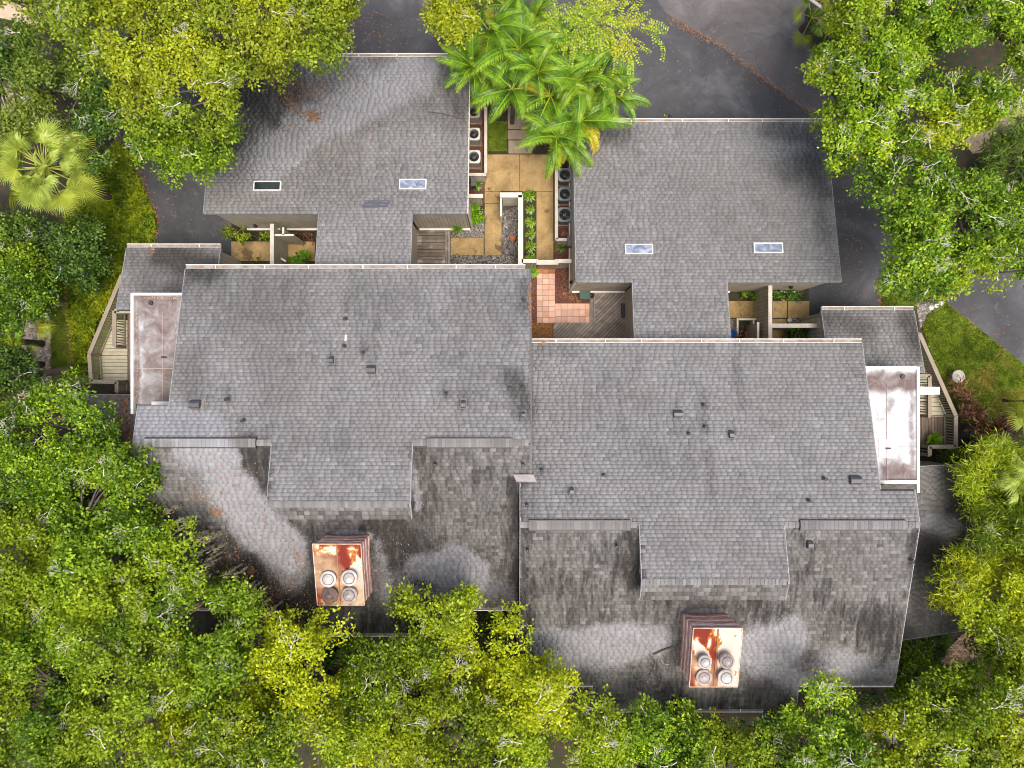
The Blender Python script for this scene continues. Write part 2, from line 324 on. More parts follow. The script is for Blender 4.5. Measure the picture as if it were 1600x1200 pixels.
MAT['leaf_yellow'] = leaf_mat('yellow_green_leaf', (0.07, 0.12, 0.006), (0.25, 0.37, 0.012), (0.52, 0.64, 0.03), (0.58, 0.63, 0.012))
MAT['leaf_forest'] = leaf_mat('forest_green_leaf', (0.022, 0.06, 0.01), (0.085, 0.17, 0.02), (0.24, 0.36, 0.05), (0.3, 0.36, 0.04))
MAT['leaf_palm'] = leaf_mat('palm_green_leaf', (0.025, 0.08, 0.006), (0.11, 0.27, 0.014), (0.32, 0.52, 0.03), (0.66, 0.48, 0.03), 0.25, 0.35)
MAT['leaf_fan'] = leaf_mat('fan_palm_leaf', (0.12, 0.19, 0.03), (0.28, 0.38, 0.06), (0.5, 0.58, 0.12), (0.6, 0.58, 0.05), 0.25, 0.4)
MAT['leaf_red'] = leaf_mat('maroon_leaf', (0.06, 0.015, 0.015), (0.2, 0.07, 0.06), (0.42, 0.22, 0.16), (0.36, 0.3, 0.07))
MAT['leaf_lime'] = leaf_mat('lime_leaf', (0.1, 0.22, 0.01), (0.2, 0.42, 0.012), (0.34, 0.55, 0.02), (0.45, 0.5, 0.02))
MAT['leaf_spray'] = leaf_mat('chartreuse_leaf', (0.12, 0.22, 0.01), (0.3, 0.45, 0.015), (0.5, 0.62, 0.03), (0.7, 0.6, 0.02))
MAT['leaf_grass'] = leaf_mat('grass_blade', (0.08, 0.14, 0.012), (0.19, 0.28, 0.02), (0.33, 0.42, 0.05), (0.46, 0.36, 0.1), 0.3, 0.6)

# ------------------------------------------------------------------ ground
def poly_sheet(name, pxpoly, z, mat, kind=None, parent=None, thick=0.0):
    P = [W(x, y, z) for x, y in pxpoly]; n = len(P)
    m = bpy.data.meshes.new(name)
    if thick:
        V = P + [(a, b, z - thick) for a, b, _ in P]
        Fc = [tuple(range(n))] + [(i, (i + 1) % n, n + (i + 1) % n, n + i) for i in range(n)]
    else: V = P; Fc = [tuple(range(n))]
    m.from_pydata(V, [], Fc); m.update()
    if m.polygons[0].normal.z < 0: m.flip_normals()
    o = obj(name, m, mat, parent)
    if kind: o['kind'] = kind
    return o
g = MB().add([(-150, -150, 0), (150, -150, 0), (150, 150, 0), (-150, 150, 0)], [(0, 1, 2, 3)]).build('ground', MAT['soil']); g['kind'] = 'structure'
poly_sheet('road', [(440, -400), (1262, -400), (1255, 60), (1300, 190), (1400, 320), (1404, 440), (1376, 478), (1376, 600), (1264, 600), (1264, 445), (1290, 430), (1270, 240), (905, 240), (905, 150), (700, 150), (700, 100), (480, 130)], 0.004, MAT['asphalt'], 'structure')
poly_sheet('road_lane', [(990, -60), (1040, 20), (1130, 75), (1200, 130), (1290, 195), (1375, 300), (1320, 190), (1258, 60), (1255, -200), (960, -200)], 0.009, MAT['asphalt_worn'], 'structure')
poly_sheet('side_road', [(1470, 440), (1530, 360), (1800, 300), (1900, 700), (1640, 610), (1600, 571), (1540, 523), (1475, 472)], 0.006, MAT['asphalt'], 'structure')
poly_sheet('driveway', [(120, -60), (330, 150), (362, 250), (362, 420), (340, 430), (232, 420), (247, 345), (213, 262), (160, 170), (40, -60)], 0.005, MAT['asphalt'], 'structure')
poly_sheet('footpath', [(1505, 222), (1560, 172), (1600, 150), (1660, 150), (1620, 180), (1580, 205), (1550, 236), (1520, 240)], 0.008, MAT['concrete'], 'structure')
poly_sheet('sand_patch', [(-20, -10), (60, -10), (95, 20), (60, 42), (10, 30), (-40, 20)], 0.008, M('pale_sand', (0.5, 0.4, 0.28), (0.35, 0.27, 0.18), 2, .9), 'structure')
poly_sheet('stepping_path', [(-20, 130), (20, 140), (25, 165), (5, 200), (-20, 200)], 0.008, MAT['concrete'], 'structure')
LAWN_L = [(190, 205), (213, 262), (247, 345), (232, 420), (200, 470), (150, 600), (110, 600), (60, 600), (85, 440), (110, 300)]
LAWN_STRIP = [(83, 420), (95, 420), (103, 480), (112, 580), (78, 580), (80, 480)]
LAWN_R = [(1475, 472), (1540, 523), (1600, 571), (1640, 610), (1600, 660), (1500, 660), (1470, 600), (1440, 510), (1448, 492)]
LAWN_M = [(1380, 450), (1430, 450), (1432, 482), (1376, 480)]
LAWN_C = [(762, 190), (792, 190), (792, 236), (762, 236)]
poly_sheet('lawn', LAWN_L, 0.004, MAT['lawn_soil'], 'structure'); poly_sheet('lawn', LAWN_R, 0.004, MAT['lawn_soil'], 'structure')
poly_sheet('lawn', LAWN_M, 0.009, MAT['lawn_soil'], 'structure'); poly_sheet('lawn', LAWN_C, 0.012, MAT['lawn_soil'], 'structure')
poly_sheet('mulch_bed', [(93, 430), (106, 430), (112, 500), (122, 580), (111, 580), (103, 520)], 0.012, MAT['mulch_red'], 'structure')
poly_sheet('stone_bed', [(40, 500), (78, 480), (80, 580), (74, 625), (30, 640), (20, 600)], 0.012, MAT['gravel_bed'], 'structure')
poly_sheet('gravel_bed', [(650, 352), (792, 318), (812, 318), (812, 440), (650, 440)], 0.005, MAT['gravel_bed'], 'structure')
poly_sheet('gravel_bed', [(1432, 470), (1476, 470), (1450, 500), (1436, 516)], 0.008, MAT['gravel_bed'], 'structure')
poly_sheet('mulch_bed', [(728, 150), (760, 150), (760, 318), (728, 318)], 0.006, MAT['mulch_red'], 'structure')
poly_sheet('mulch_bed', [(866, 250), (898, 250), (898, 474), (866, 474)], 0.006, MAT['mulch_red'], 'structure')
poly_sheet('mulch_bed', [(818, 400), (838, 400), (838, 560), (818, 560)], 0.007, MAT['mulch_red'], 'structure')
poly_sheet('mulch_bed', [(898, 440), (926, 440), (926, 474), (898, 474)], 0.0065, MAT['mulch_red'], 'structure')
poly_sheet('straw_bed', [(820, 504), (865, 504), (865, 560), (820, 560)], 0.013, MAT['mulch_orange'], 'structure')

# scattered geometry -------------------------------------------------
def sample_poly(poly, n):
    xs = [p[0] for p in poly]; ys = [p[1] for p in poly]; out = np.zeros((0, 2))
    while len(out) < n:
        a = np.column_stack([rng.uniform(min(xs), max(xs), 2 * n), rng.uniform(min(ys), max(ys), 2 * n)])
        out = np.vstack([out, a[inpoly(a[:, 0], a[:, 1], poly)]])
    return out[:n]
def leaves_mesh(name, C, U, Nn, ln, wd, tone, yel, fold=0.15):
    """rhombic leaves: centre C, long direction U, normal Nn (all Nx3)"""
    U = U / (np.linalg.norm(U, axis=1, keepdims=True) + 1e-9)
    Sd = np.cross(Nn, U); Sd /= (np.linalg.norm(Sd, axis=1, keepdims=True) + 1e-9); Nn = np.cross(U, Sd)
    ln = np.asarray(ln).reshape(-1, 1); wd = np.asarray(wd).reshape(-1, 1)
    A = C - U * ln / 2; B = C + Sd * wd / 2 - U * ln * 0.05 + Nn * wd * fold; D = C - Sd * wd / 2 - U * ln * 0.05 + Nn * wd * fold; E = C + U * ln / 2 - Nn * ln * 0.08
    V = np.stack([A, B, E, D], 1).reshape(-1, 3); n = len(C); Q = np.arange(4 * n).reshape(n, 4)
    return npmesh(name, V, Q, {'tone': np.repeat(tone, 4), 'yel': np.repeat(yel, 4)})
def rnd_dir(n):
    v = rng.normal(size=(n, 3)); return v / np.linalg.norm(v, axis=1, keepdims=True)
def grass(name, poly, n, h=0.12, wd=0.03, z=0.01, yellow=0.3, mat='leaf_grass', lean=0.9, **kw):
    P = sample_poly(poly, n); k = (H - z) / F; C = np.column_stack([(P[:, 0] - 800) * k, -(P[:, 1] - 600) * k, np.full(n, z + h * 0.35)])
    U = np.column_stack([rng.normal(0, lean, n), rng.normal(0, lean, n), np.full(n, 1.0)]); Nn = rnd_dir(n)
    f = fbm(C[:, 0], C[:, 1], 1.2, 3); tone = np.clip(f * .9 - 0.2 + (vnoise(C[:, 0], C[:, 1], .28, 5)) * .7 + rng.normal(0, .25, n), 0, 1)
    yel = np.clip((fbm(C[:, 0], C[:, 1], 1.6, 9) - 0.5) * 4, 0, 1) * yellow * 2 * rng.random(n)
    o = obj(name, leaves_mesh(name, C, U, Nn, rng.uniform(.7, 1.4, n) * h, np.full(n, wd), tone, np.clip(yel, 0, 1)), MAT[mat]); o['kind'] = 'stuff'; tag(o, kw['label'], kw.get('cat', 'grass')); return o
grass('lawn_grass', LAWN_R, 24000, 0.2, 0.06, yellow=0.8, label='patchy green and straw coloured lawn beside the right hand road')
grass('lawn_grass', LAWN_M, 3500, 0.13, 0.035, yellow=0.1, label='small dark green lawn tip beside the low roof gutter on the right')
grass('lawn_grass', LAWN_C, 5000, 0.1, 0.035, yellow=0.0, label='small green lawn square beside the white air conditioners')
grass('lawn_grass', LAWN_STRIP, 9000, 0.1, 0.03, z=0.02, yellow=0.0, label='narrow strip of dark green lawn between river stones and mulch')
GC = [(115, 300), (190, 225), (213, 270), (245, 345), (230, 420), (190, 425), (137, 545), (135, 585), (122, 585), (112, 500), (108, 430), (95, 420)]
grass('ground_cover', GC, 15000, 0.55, 0.13, z=0.02, yellow=0.7, mat='leaf_olive', lean=1.4, label='strappy yellow green ground cover between the driveway and left deck', cat='ground cover')
def stones(name, poly, n, r, mat, label, z=0.02):
    P = sample_poly(poly, n); base = np.array([(-1, -1, 0), (1, -1, 0), (1, 1, 0), (-1, 1, 0), (-.5, -.5, .8), (.5, -.5, .8), (.5, .5, .8), (-.5, .5, .8)], float)
    k = (H - z) / F; C = np.column_stack([(P[:, 0] - 800) * k, -(P[:, 1] - 600) * k, np.full(n, z)])
    a = rng.uniform(0, 6.28, n); sc = r * rng.uniform(.5, 1.3, (n, 1)); sx = rng.uniform(.7, 1.3, n)
    V = np.zeros((n, 8, 3)); bx = base[None, :, 0] * sx[:, None]; by = np.repeat(base[None, :, 1], n, 0)
    V[:, :, 0] = (bx * np.cos(a)[:, None] - by * np.sin(a)[:, None]) * sc + C[:, :1]; V[:, :, 1] = (bx * np.sin(a)[:, None] + by * np.cos(a)[:, None]) * sc + C[:, 1:2]
    V[:, :, 2] = base[None, :, 2] * sc + C[:, 2:]
    q = np.array([(4, 5, 6, 7), (0, 1, 5, 4), (1, 2, 6, 5), (2, 3, 7, 6), (3, 0, 4, 7)]); Q = (q[None] + 8 * np.arange(n)[:, None, None]).reshape(-1, 4)
    o = obj(name, npmesh(name, V.reshape(-1, 3), Q, {'tone': np.repeat(rng.random(n), 8)}), mat); o['kind'] = 'stuff'; return tag(o, label, 'gravel')
stones('river_stones', [(42, 500), (78, 482), (80, 580), (74, 625), (34, 638), (24, 600)], 1500, 0.07, MAT['pebble'], 'pale river stones in a bed left of the narrow lawn strip')
stones('gravel', [(786, 330), (810, 322), (812, 416), (784, 416)], 1300, 0.035, MAT['gravel'], 'mixed dark gravel inside the white U shaped wall')
stones('gravel', [(703, 398), (786, 398), (786, 418), (703, 418)], 900, 0.035, MAT['gravel'], 'mixed gravel strip along the long main gutter')
stones('gravel', [(705, 357), (735, 357), (742, 338), (756, 338), (756, 370), (705, 370)], 800, 0.035, MAT['gravel'], 'pale gravel by the orange flower pot')
stones('gravel', [(1432, 474), (1474, 474), (1450, 498), (1438, 512)], 600, 0.05, MAT['gravel'], 'grey gravel wedge beside the three round stepping stones')
stones('gravel', [(1231, 498), (1264, 498), (1264, 506), (1231, 506)], 150, 0.04, MAT['gravel'], 'dark gravel strip beside the walkway in the right courtyard')

# walkway slabs, pavers, bricks ---------------------------------------
def slab_group(name, label_, rects, mat, z=0.05, gap=0.35, piece='concrete_slab'):
    root = thing(name, label_, 'walkway'); root['kind'] = 'structure'
    for (x0, y0, x1, y1) in rects:
        a = W(x0 + gap, y1 - gap, z); b = W(x1 - gap, y0 + gap, z)
        MB().box(a[0], b[0], a[1], b[1], 0.0, z + random.uniform(-.006, .006)).build(piece, mat, root)
    return root
slab_group('walkway', 'yellow aggregate walkway between the two garages', [(757, 241, 812, 299), (812, 241, 865, 299), (757, 299, 783, 318), (757, 318, 784, 399), (704, 371, 756, 399), (838, 299, 865, 405)], MAT['aggregate'])
slab_group('walkway', 'tan concrete slabs running under the palm fronds', [(793, 165, 832, 202), (793, 203, 832, 218), (794, 219, 832, 240)], MAT['concrete'], 0.052)
slab_group('walkway', 'yellow aggregate walkway in the left courtyard', [(361, 377, 449, 408), (450, 377, 492, 408)], MAT['aggregate'])
slab_group('walkway', 'yellow aggregate walkway in the right courtyard', [(1139, 470, 1180, 497), (1181, 470, 1206, 497), (1207, 470, 1230, 497), (1231, 470, 1265, 497), (1207, 498, 1230, 507), (1207, 514, 1232, 540)], MAT['aggregate'])
patio = thing('patio', 'pink terracotta paver patio in the middle courtyard', 'patio'); patio['kind'] = 'structure'
pm = None
def piece(name, x0, y0, x1, y1, z, mat, root, g_=0.25):
    a = W(x0 + g_, y1 - g_, z); b = W(x1 - g_, y0 + g_, z)
    return MB().box(a[0], b[0], a[1], b[1], 0.0, z + random.uniform(-.005, .005)).build(name, mat, root)
for i in range(3):
    for j in range(9):
        x0 = 838.5 + i * 9.6; y0 = 427 + j * 8.6; piece('paver', x0, y0, x0 + 9.6, y0 + 8.6, 0.045, MAT['terracotta_paver'], patio)
for i in range(6):
    for j in range(3):
        x0 = 867.3 + i * 9.4; y0 = 474 + j * 10.1; piece('paver', x0, y0, x0 + 9.4, y0 + 10.1, 0.045, MAT['terracotta_paver'], patio)
for i in range(3): piece('brick', 838.5 + i * 9.6, 416, 848.1 + i * 9.6, 426.6, 0.05, MAT['brick_orange'], patio)
for i in range(4):
    for j in range(5): piece('brick', 1256 + i * 6, 511 + j * 5, 1262 + i * 6, 516 + j * 5, 0.05, MAT['brick_orange'], patio, 0.3)
# herringbone brick path, far right
BP = [(1449, 1046), (1512, 983), (1535, 985), (1532, 1020), (1515, 1035), (1470, 1052)]
def clip_conv(poly, clip):
    out = poly
    ar = sum(clip[i][0] * clip[(i + 1) % len(clip)][1] - clip[(i + 1) % len(clip)][0] * clip[i][1] for i in range(len(clip)))
    s = 1 if ar > 0 else -1
    for i in range(len(clip)):
        ax, ay = clip[i]; bx, by = clip[(i + 1) % len(clip)]; inp = out; out = []
        def side(p): return s * ((bx - ax) * (p[1] - ay) - (by - ay) * (p[0] - ax))
        for j in range(len(inp)):
            p, q = inp[j], inp[(j + 1) % len(inp)]; sp, sq = side(p), side(q)
            if sp >= 0: out.append(p)
            if (sp >= 0) != (sq >= 0):
                u = sp / (sp - sq); out.append((p[0] + u * (q[0] - p[0]), p[1] + u * (q[1] - p[1])))
        if not out: return []
    return out
mb = MB(); tn = []
for i in range(-30, 30):
    for j in range(-30, 30):
        cx = 1490 + i * 6.4 + (j % 2) * 3.2; cy = 1015 + j * 3.4
        if inpoly(np.array([cx]), np.array([cy]), BP)[0]:
            a = W(cx - 3, cy + 1.55, 0.05); b = W(cx + 3, cy - 1.55, 0.05); mb.box(a[0], b[0], a[1], b[1], 0.0, 0.05 + random.uniform(-.006, .006)); tn += [random.random()] * 8
me = mb.mesh('bricks'); at = me.attributes.new('tone', 'FLOAT', 'POINT'); at.data.foreach_set('value', tn)
bp = obj('brick_path', me, MAT['brick_tan']); bp['kind'] = 'structure'

# ------------------------------------------------------------------ roof stains and painted popup and party-edge shade, in the plan of the roofs
LT = [(225, 655, 320, 675, 22, 26, 1), (325, 680, 345, 730, 18, 28, 1), (290, 700, 335, 720, 16, 40, .6), (355, 755, 408, 818, 14, 42, .95), (300, 740, 350, 790, 8, 50, .42), (395, 815, 450, 862, 22, 26, .9), (430, 860, 455, 895, 22, 26, .55),
      (525, 836, 575, 836, 3, 8, 1), (590, 850, 605, 940, 4, 16, .55), (715, 880, 735, 895, 22, 24, .9), (655, 885, 700, 900, 14, 24, .7), (690, 910, 800, 925, 12, 24, .5), (620, 900, 660, 950, 10, 30, .45), (645, 725, 652, 795, 2, 8, .9),
      (850, 1000, 856, 1010, 14, 26, .85), (880, 1020, 960, 1015, 22, 30, .75), (950, 1005, 1020, 1000, 18, 28, .7), (930, 1050, 1020, 1060, 10, 40, .35), (1080, 960, 1130, 958, 3, 8, 1), (1180, 1010, 1235, 1000, 22, 28, .85), (1190, 1040, 1235, 1060, 16, 36, .6), (1310, 1035, 1330, 1040, 14, 28, .7), (1330, 1050, 1395, 1045, 8, 26, .55),
      (650, 115, 560, 160, 20, 36, .85), (560, 165, 470, 205, 20, 30, 1), (470, 205, 420, 250, 18, 26, .95), (500, 150, 580, 130, 8, 34, .5), (430, 250, 400, 280, 8, 26, .4), (1450, 815, 1500, 825, 5, 20, .7)]
DK = [(380, 110, 450, 170, 34, 44, .75), (450, 140, 500, 160, 20, 40, .5), (340, 240, 420, 180, 6, 12, .45), (440, 230, 520, 200, 10, 24, .3), (560, 180, 690, 140, 10, 40, .35), (600, 100, 690, 100, 8, 30, .5), (650, 175, 730, 190, 10, 30, .3), (700, 130, 720, 160, 14, 20, .6),
      (905, 205, 980, 210, 8, 18, .6), (1200, 200, 1260, 205, 8, 18, .5), (1270, 255, 1285, 290, 12, 32, .6), (1225, 270, 1260, 268, 5, 22, .4), (1280, 330, 1295, 360, 5, 20, .4), (1270, 210, 1280, 230, 10, 20, .5),
      (330, 440, 440, 470, 30, 50, .35), (420, 520, 440, 600, 20, 40, .25), (300, 560, 300, 660, 10, 30, .35), (541, 465, 541, 500, 1, 3, .5), (590, 470, 586, 560, 3, 6, .35), (560, 460, 640, 470, 20, 40, .22), (750, 470, 800, 480, 20, 50, .25), (800, 590, 820, 640, 10, 16, .6), (818, 440, 820, 480, 5, 9, .55), (470, 690, 560, 710, 20, 50, .2),
      (395, 705, 412, 790, 14, 26, .85), (430, 830, 480, 845, 18, 26, .7), (490, 870, 480, 920, 12, 22, .6), (600, 830, 650, 890, 28, 26, .85), (650, 810, 680, 860, 14, 30, .55), (655, 710, 680, 800, 10, 24, .5), (700, 750, 790, 800, 40, 60, .3), (806, 750, 808, 945, 8, 16, .8), (720, 930, 790, 880, 10, 30, .25), (360, 900, 480, 960, 44, 60, .85), (300, 860, 380, 930, 30, 50, .6), (420, 960, 690, 980, 24, 40, .65), (560, 700, 640, 705, 3, 10, .15),  # includes soft shade painted at the popup cheeks and beside the higher roof edge
      (820, 870, 824, 990, 6, 14, .7), (985, 840, 990, 900, 10, 22, .85), (900, 960, 980, 960, 14, 34, .45), (880, 900, 990, 940, 14, 60, .35), (1030, 940, 1050, 1000, 14, 26, .55), (1170, 945, 1210, 960, 14, 30, .6), (1040, 1040, 1060, 1100, 14, 30, .5), (1240, 880, 1300, 960, 14, 70, .3), (1375, 975, 1390, 1005, 22, 34, .8), (1330, 960, 1360, 1000, 14, 34, .5), (1255, 845, 1270, 855, 6, 14, .5), (1070, 1090, 1240, 1100, 10, 30, .4), (870, 840, 960, 870, 10, 40, .3),  # includes contact shade painted left of the right popup
      (1150, 540, 1155, 620, 4, 10, .25), (1105, 700, 1112, 770, 3, 8, .35), (840, 545, 900, 545, 6, 14, .3),
      (1420, 500, 1435, 540, 8, 26, .7), (1290, 495, 1350, 520, 8, 26, .5), (260, 400, 330, 420, 16, 30, .75), (300, 440, 280, 456, 8, 24, .5), (210, 400, 230, 440, 10, 30, .35),
      (1440, 850, 1470, 870, 14, 24, .75), (1480, 740, 1505, 900, 4, 16, .7), (1432, 880, 1436, 960, 6, 14, .5)]
for vx, vy in ((519, 562), (581, 577), (724, 631), (307, 631), (818, 647), (568, 551), (697, 615), (797, 606), (357, 624), (681, 725), (1058, 646), (1141, 678), (1334, 749), (1263, 849), (893, 766), (1098, 632), (1100, 666), (846, 734), (963, 852), (1421, 874), (824, 858)):
    DK.append((vx - 1, vy - 6, vx + 1, vy + 4, 3, 9, .45)); DK.append((vx, vy - (22 if vy < 690 else -20), vx, vy, 1, 5, .35))
DK += [(1150, 540, 1160, 640, 3, 9, .3), (1225, 745, 1110, 742, 2, 5, .18), (620, 470, 615, 500, 2, 8, .2), (520, 640, 530, 760, 4, 12, .22), (648, 700, 650, 790, 2, 8, .4), (1000, 830, 1001, 900, 3, 10, .5), (720, 560, 740, 600, 14, 40, .18), (950, 620, 1050, 700, 30, 60, .16), (1150, 330, 1000, 300, 30, 70, .14), (500, 260, 600, 280, 30, 50, .18), (300, 480, 420, 490, 20, 50, .2), (690, 105, 705, 130, 6, 16, .5)]
def field(lst, px, py):
    r = np.zeros(np.shape(px)); wx = (fbm(px, py, 26, 5, 3) - .5) * 26; wy = (fbm(px, py, 26, 55, 3) - .5) * 26
    for x0, y0, x1, y1, rad, soft, amp in lst:
        d = segdist(px + wx * min(1, soft / 20), py + wy * min(1, soft / 20), x0, y0, x1, y1); r = np.maximum(r, amp * np.clip((rad + soft - d) / soft, 0, 1))
    return r

# roof planes: z = a + b*Y + c*X over a list of rectangles (x0,x1,y0,y1)
PLANES = []
class Plane:
    def __init__(s, name, rects, a, b=0.0, c=0.0): s.name, s.rects, s.a, s.b, s.c = name, rects, a, b, c; PLANES.append(s)
    def z(s, x, y): return s.a + s.b * y + s.c * x
    def hit(s, px, py):
        kx, ky = (px - 800) / F, -(py - 600) / F
        # z = a + b*ky*(H-z) + c*kx*(H-z)
        g_ = s.b * ky + s.c * kx; z = (s.a + g_ * H) / (1 + g_); x, y = kx * (H - z), ky * (H - z)
        for r in s.rects:
            if r[0] - .02 <= x <= r[1] + .02 and r[2] - .02 <= y <= r[3] + .02: return (x, y, z)
        return None
def surf(px, py):
    best = W(px, py, 0.0); pl = None
    for p in PLANES:
        h_ = p.hit(px, py)
        if h_ and h_[2] > best[2]: best, pl = h_, p
    return best, pl

def shingles(pl, axis, down, mat, root, expo=0.163, width=0.29, streak=0.3, single=False, contrast=1.0, seed=0):
    """axis: 'Y' courses run along X and step along Y; down=+1/-1 is the downslope direction on that axis"""
    rr = np.random.default_rng(100 + seed); T = []
    R = pl.rects if axis == 'Y' else [(r[2], r[3], r[0], r[1]) for r in pl.rects]
    lo = min(r[2] for r in R); hi = max(r[3] for r in R); n = int((hi - lo) / expo) + 2
    for k in range(n):
        e0 = (hi - k * expo) if down > 0 else (lo + k * expo)          # butt (downslope) edge
        e1 = e0 - down * expo * 1.12; mid = (e0 + e0 - down * expo) / 2
        iv = sorted([[r[0], r[1]] for r in R if r[2] - 1e-6 <= mid <= r[3] + 1e-6]); mg = []
        for a, b in iv:
            if mg and a <= mg[-1][1] + .01: mg[-1][1] = max(mg[-1][1], b)
            else: mg.append([a, b])
        ext = hi if down < 0 else lo
        e1 = min(e1, ext) if down < 0 else max(e1, ext)
        if abs(e1 - e0) < .02: continue
        for a, b in mg:
            x = a - rr.random() * width; rowt = rr.normal(0, .05)
            while x < b:
                wd = width * (1 + rr.normal(0, .16)); x0, x1 = max(x, a), min(x + wd - .005, b); x += wd
                if x1 - x0 > .03: T.append((x0, x1, e0, e1, rowt + rr.random()))
    T = np.array(T); m = len(T)
    u0, u1, v0, v1, tn = T.T
    def mk(u, v, dz):
        X, Y = (u, v) if axis == 'Y' else (v, u)
        return np.stack([X, Y, pl.z(X, Y) + dz], 1)
    lift = 0.032 + .01 * rr.random(m)
    V = np.stack([mk(u0, v0, lift), mk(u1, v0, lift), mk(u1, v1, .006), mk(u0, v1, .006), mk(u0, v0, 0 * lift), mk(u1, v0, 0 * lift), mk(u1, v1, 0 * u0 - .004), mk(u0, v1, 0 * u0 - .004)], 1)
    cen = V[:, :4].mean(1); kk = F / (H - cen[:, 2]); px, py = 800 + cen[:, 0] * kk, 600 - cen[:, 1] * kk
    tn = .5 + (tn - .5) * contrast * (1.2 - .9 * (rr.random(m) < .55)); tn = np.clip(tn + (fbm(cen[:, 0], cen[:, 1], 1.0, 31) - .5) * .7, 0, 1)
    flat = V.reshape(-1, 3); kk = F / (H - flat[:, 2]); fx, fy = 800 + flat[:, 0] * kk, 600 - flat[:, 1] * kk
    lt = field(LT, fx, fy); dk = field(DK, fx, fy) * (0 if pl.name.endswith('pop') else 1); stk = np.full(len(flat), streak)
    q = np.array([(0, 1, 2, 3), (4, 5, 1, 0), (5, 6, 2, 1), (7, 4, 0, 3)]); flip = (down > 0) if axis == 'Y' else (down < 0)
    if flip: q = q[:, ::-1]
    if single:
        # every tab its own object, sharing a few meshes
        protos = []
        for i in range(10):
            mv = np.array([(-.5, 0, .026), (.5, 0, .026), (.5, 1, .006), (-.5, 1, .006), (-.5, 0, 0), (.5, 0, 0), (.5, 1, -.004), (-.5, 1, -.004)], float)
            mv[:, 0] *= width - .012; mv[:, 1] *= -down * expo * 1.12; mv[:, 2] += pl.b * mv[:, 1]
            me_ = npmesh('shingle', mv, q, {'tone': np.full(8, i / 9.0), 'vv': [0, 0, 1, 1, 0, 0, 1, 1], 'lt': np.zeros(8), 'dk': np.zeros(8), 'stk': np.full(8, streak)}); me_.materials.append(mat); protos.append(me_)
        order = np.argsort(-cen[:, 2])[:300]; sel = np.zeros(m, bool)
        for i in order:
            full = (u1[i] - u0[i]) > width * .7
            if not full: continue
            sel[i] = True; o = bpy.data.objects.new('shingle', protos[int(tn[i] * 9.99)]); COL.objects.link(o); o.parent = root
            um = (u0[i] + u1[i]) / 2; o.location = (um, v0[i], pl.z(um, v0[i])); o.scale.x = (u1[i] - u0[i]) / (width - .012)
        keep = ~sel
    else: keep = np.ones(m, bool)
    V = V[keep]; rep = np.repeat(keep, 8); nk = keep.sum()
    Q = (q[None] + 8 * np.arange(nk)[:, None, None]).reshape(-1, 4)
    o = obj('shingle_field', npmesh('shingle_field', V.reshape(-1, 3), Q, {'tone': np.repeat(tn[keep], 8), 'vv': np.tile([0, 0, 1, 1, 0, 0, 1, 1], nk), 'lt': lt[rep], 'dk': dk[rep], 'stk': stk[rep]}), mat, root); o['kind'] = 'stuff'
    return o
def roof(pl, root, th=0.14, edge=MAT['dripedge'], name='roof'):
    mb = MB()
    for (x0, x1, y0, y1) in pl.rects:
        c = [(x0, y0), (x1, y0), (x1, y1), (x0, y1)]
        mb.hexa([(x, y, pl.z(x, y) - th) for x, y in c] + [(x, y, pl.z(x, y) - .006) for x, y in c])
    return mb.build(name, MAT['underlay'], root)
def strip(root, a, b, name='roof_edge', mat=None, w_=0.07, h_=0.2, up=0.03):
    a = (a[0], a[1], a[2] + up); b = (b[0], b[1], b[2] + up)
    return MB().beam(a, b, w_, h_).build(name, mat or MAT['dripedge'], root)
def gutter(root, x0, x1, y, z, side, along='X', wd=0.19, litter=True):
    """open U channel with hanger straps; side=+1 hangs on the +axis side of y"""
    o = 0.02; prof = [(o, 0), (o, -.12), (wd, -.12), (wd + .02, .01), (wd - .015, .01), (wd - .02, -.1), (o + .02, -.1), (o + .02, 0)]
    mb = MB(); vs = []
    for x in (x0, x1):
        for p, q in prof:
            v = (x, y + side * p, z + q) if along == 'X' else (y + side * p, x, z + q); vs.append(v)
    n = len(prof); mb.add(vs, [(i, (i + 1) % n, n + (i + 1) % n, n + i) for i in range(n)] + [tuple(range(n)), tuple(range(n, 2 * n))])
    g_ = mb.build('gutter', MAT['white'], root)
    (MB().box(x0, x1, min(y + side * .045, y + side * (wd - .025)), max(y + side * .045, y + side * (wd - .025)), z - .095, z - .03)).build('gutter_silt', MAT['silt'], g_)
    k = max(2, int((x1 - x0) / 2.1))
    for i in range(k):
        xx = x0 + (i + .3 + .4 * random.random()) * (x1 - x0) / k; mb = MB()
        if along == 'X': mb.box(xx - .02, xx + .02, min(y, y + side * wd), max(y, y + side * wd), z + .012, z + .028)
        else: mb.box(min(y, y + side * wd), max(y, y + side * wd), xx - .02, xx + .02, z + .012, z + .028)
        mb.build('hanger', MAT['white'], g_)
    return g_
def wall(root, x0, y0, x1, y1, z0, za, zb, t=0.14, mat=None, name='wall'):
    d = Vector((x1 - x0, y1 - y0, 0)).normalized(); s = Vector((-d.y, d.x, 0)) * t / 2; a = Vector((x0, y0, 0)); b = Vector((x1, y1, 0))
    c = [a - s, b - s, b + s, a + s]; zt = [za, zb, zb, za]
    return MB().hexa([(p.x, p.y, z0) for p in c] + [(p.x, p.y, q) for p, q in zip(c, zt)]).build(name, mat or MAT['siding'], root)
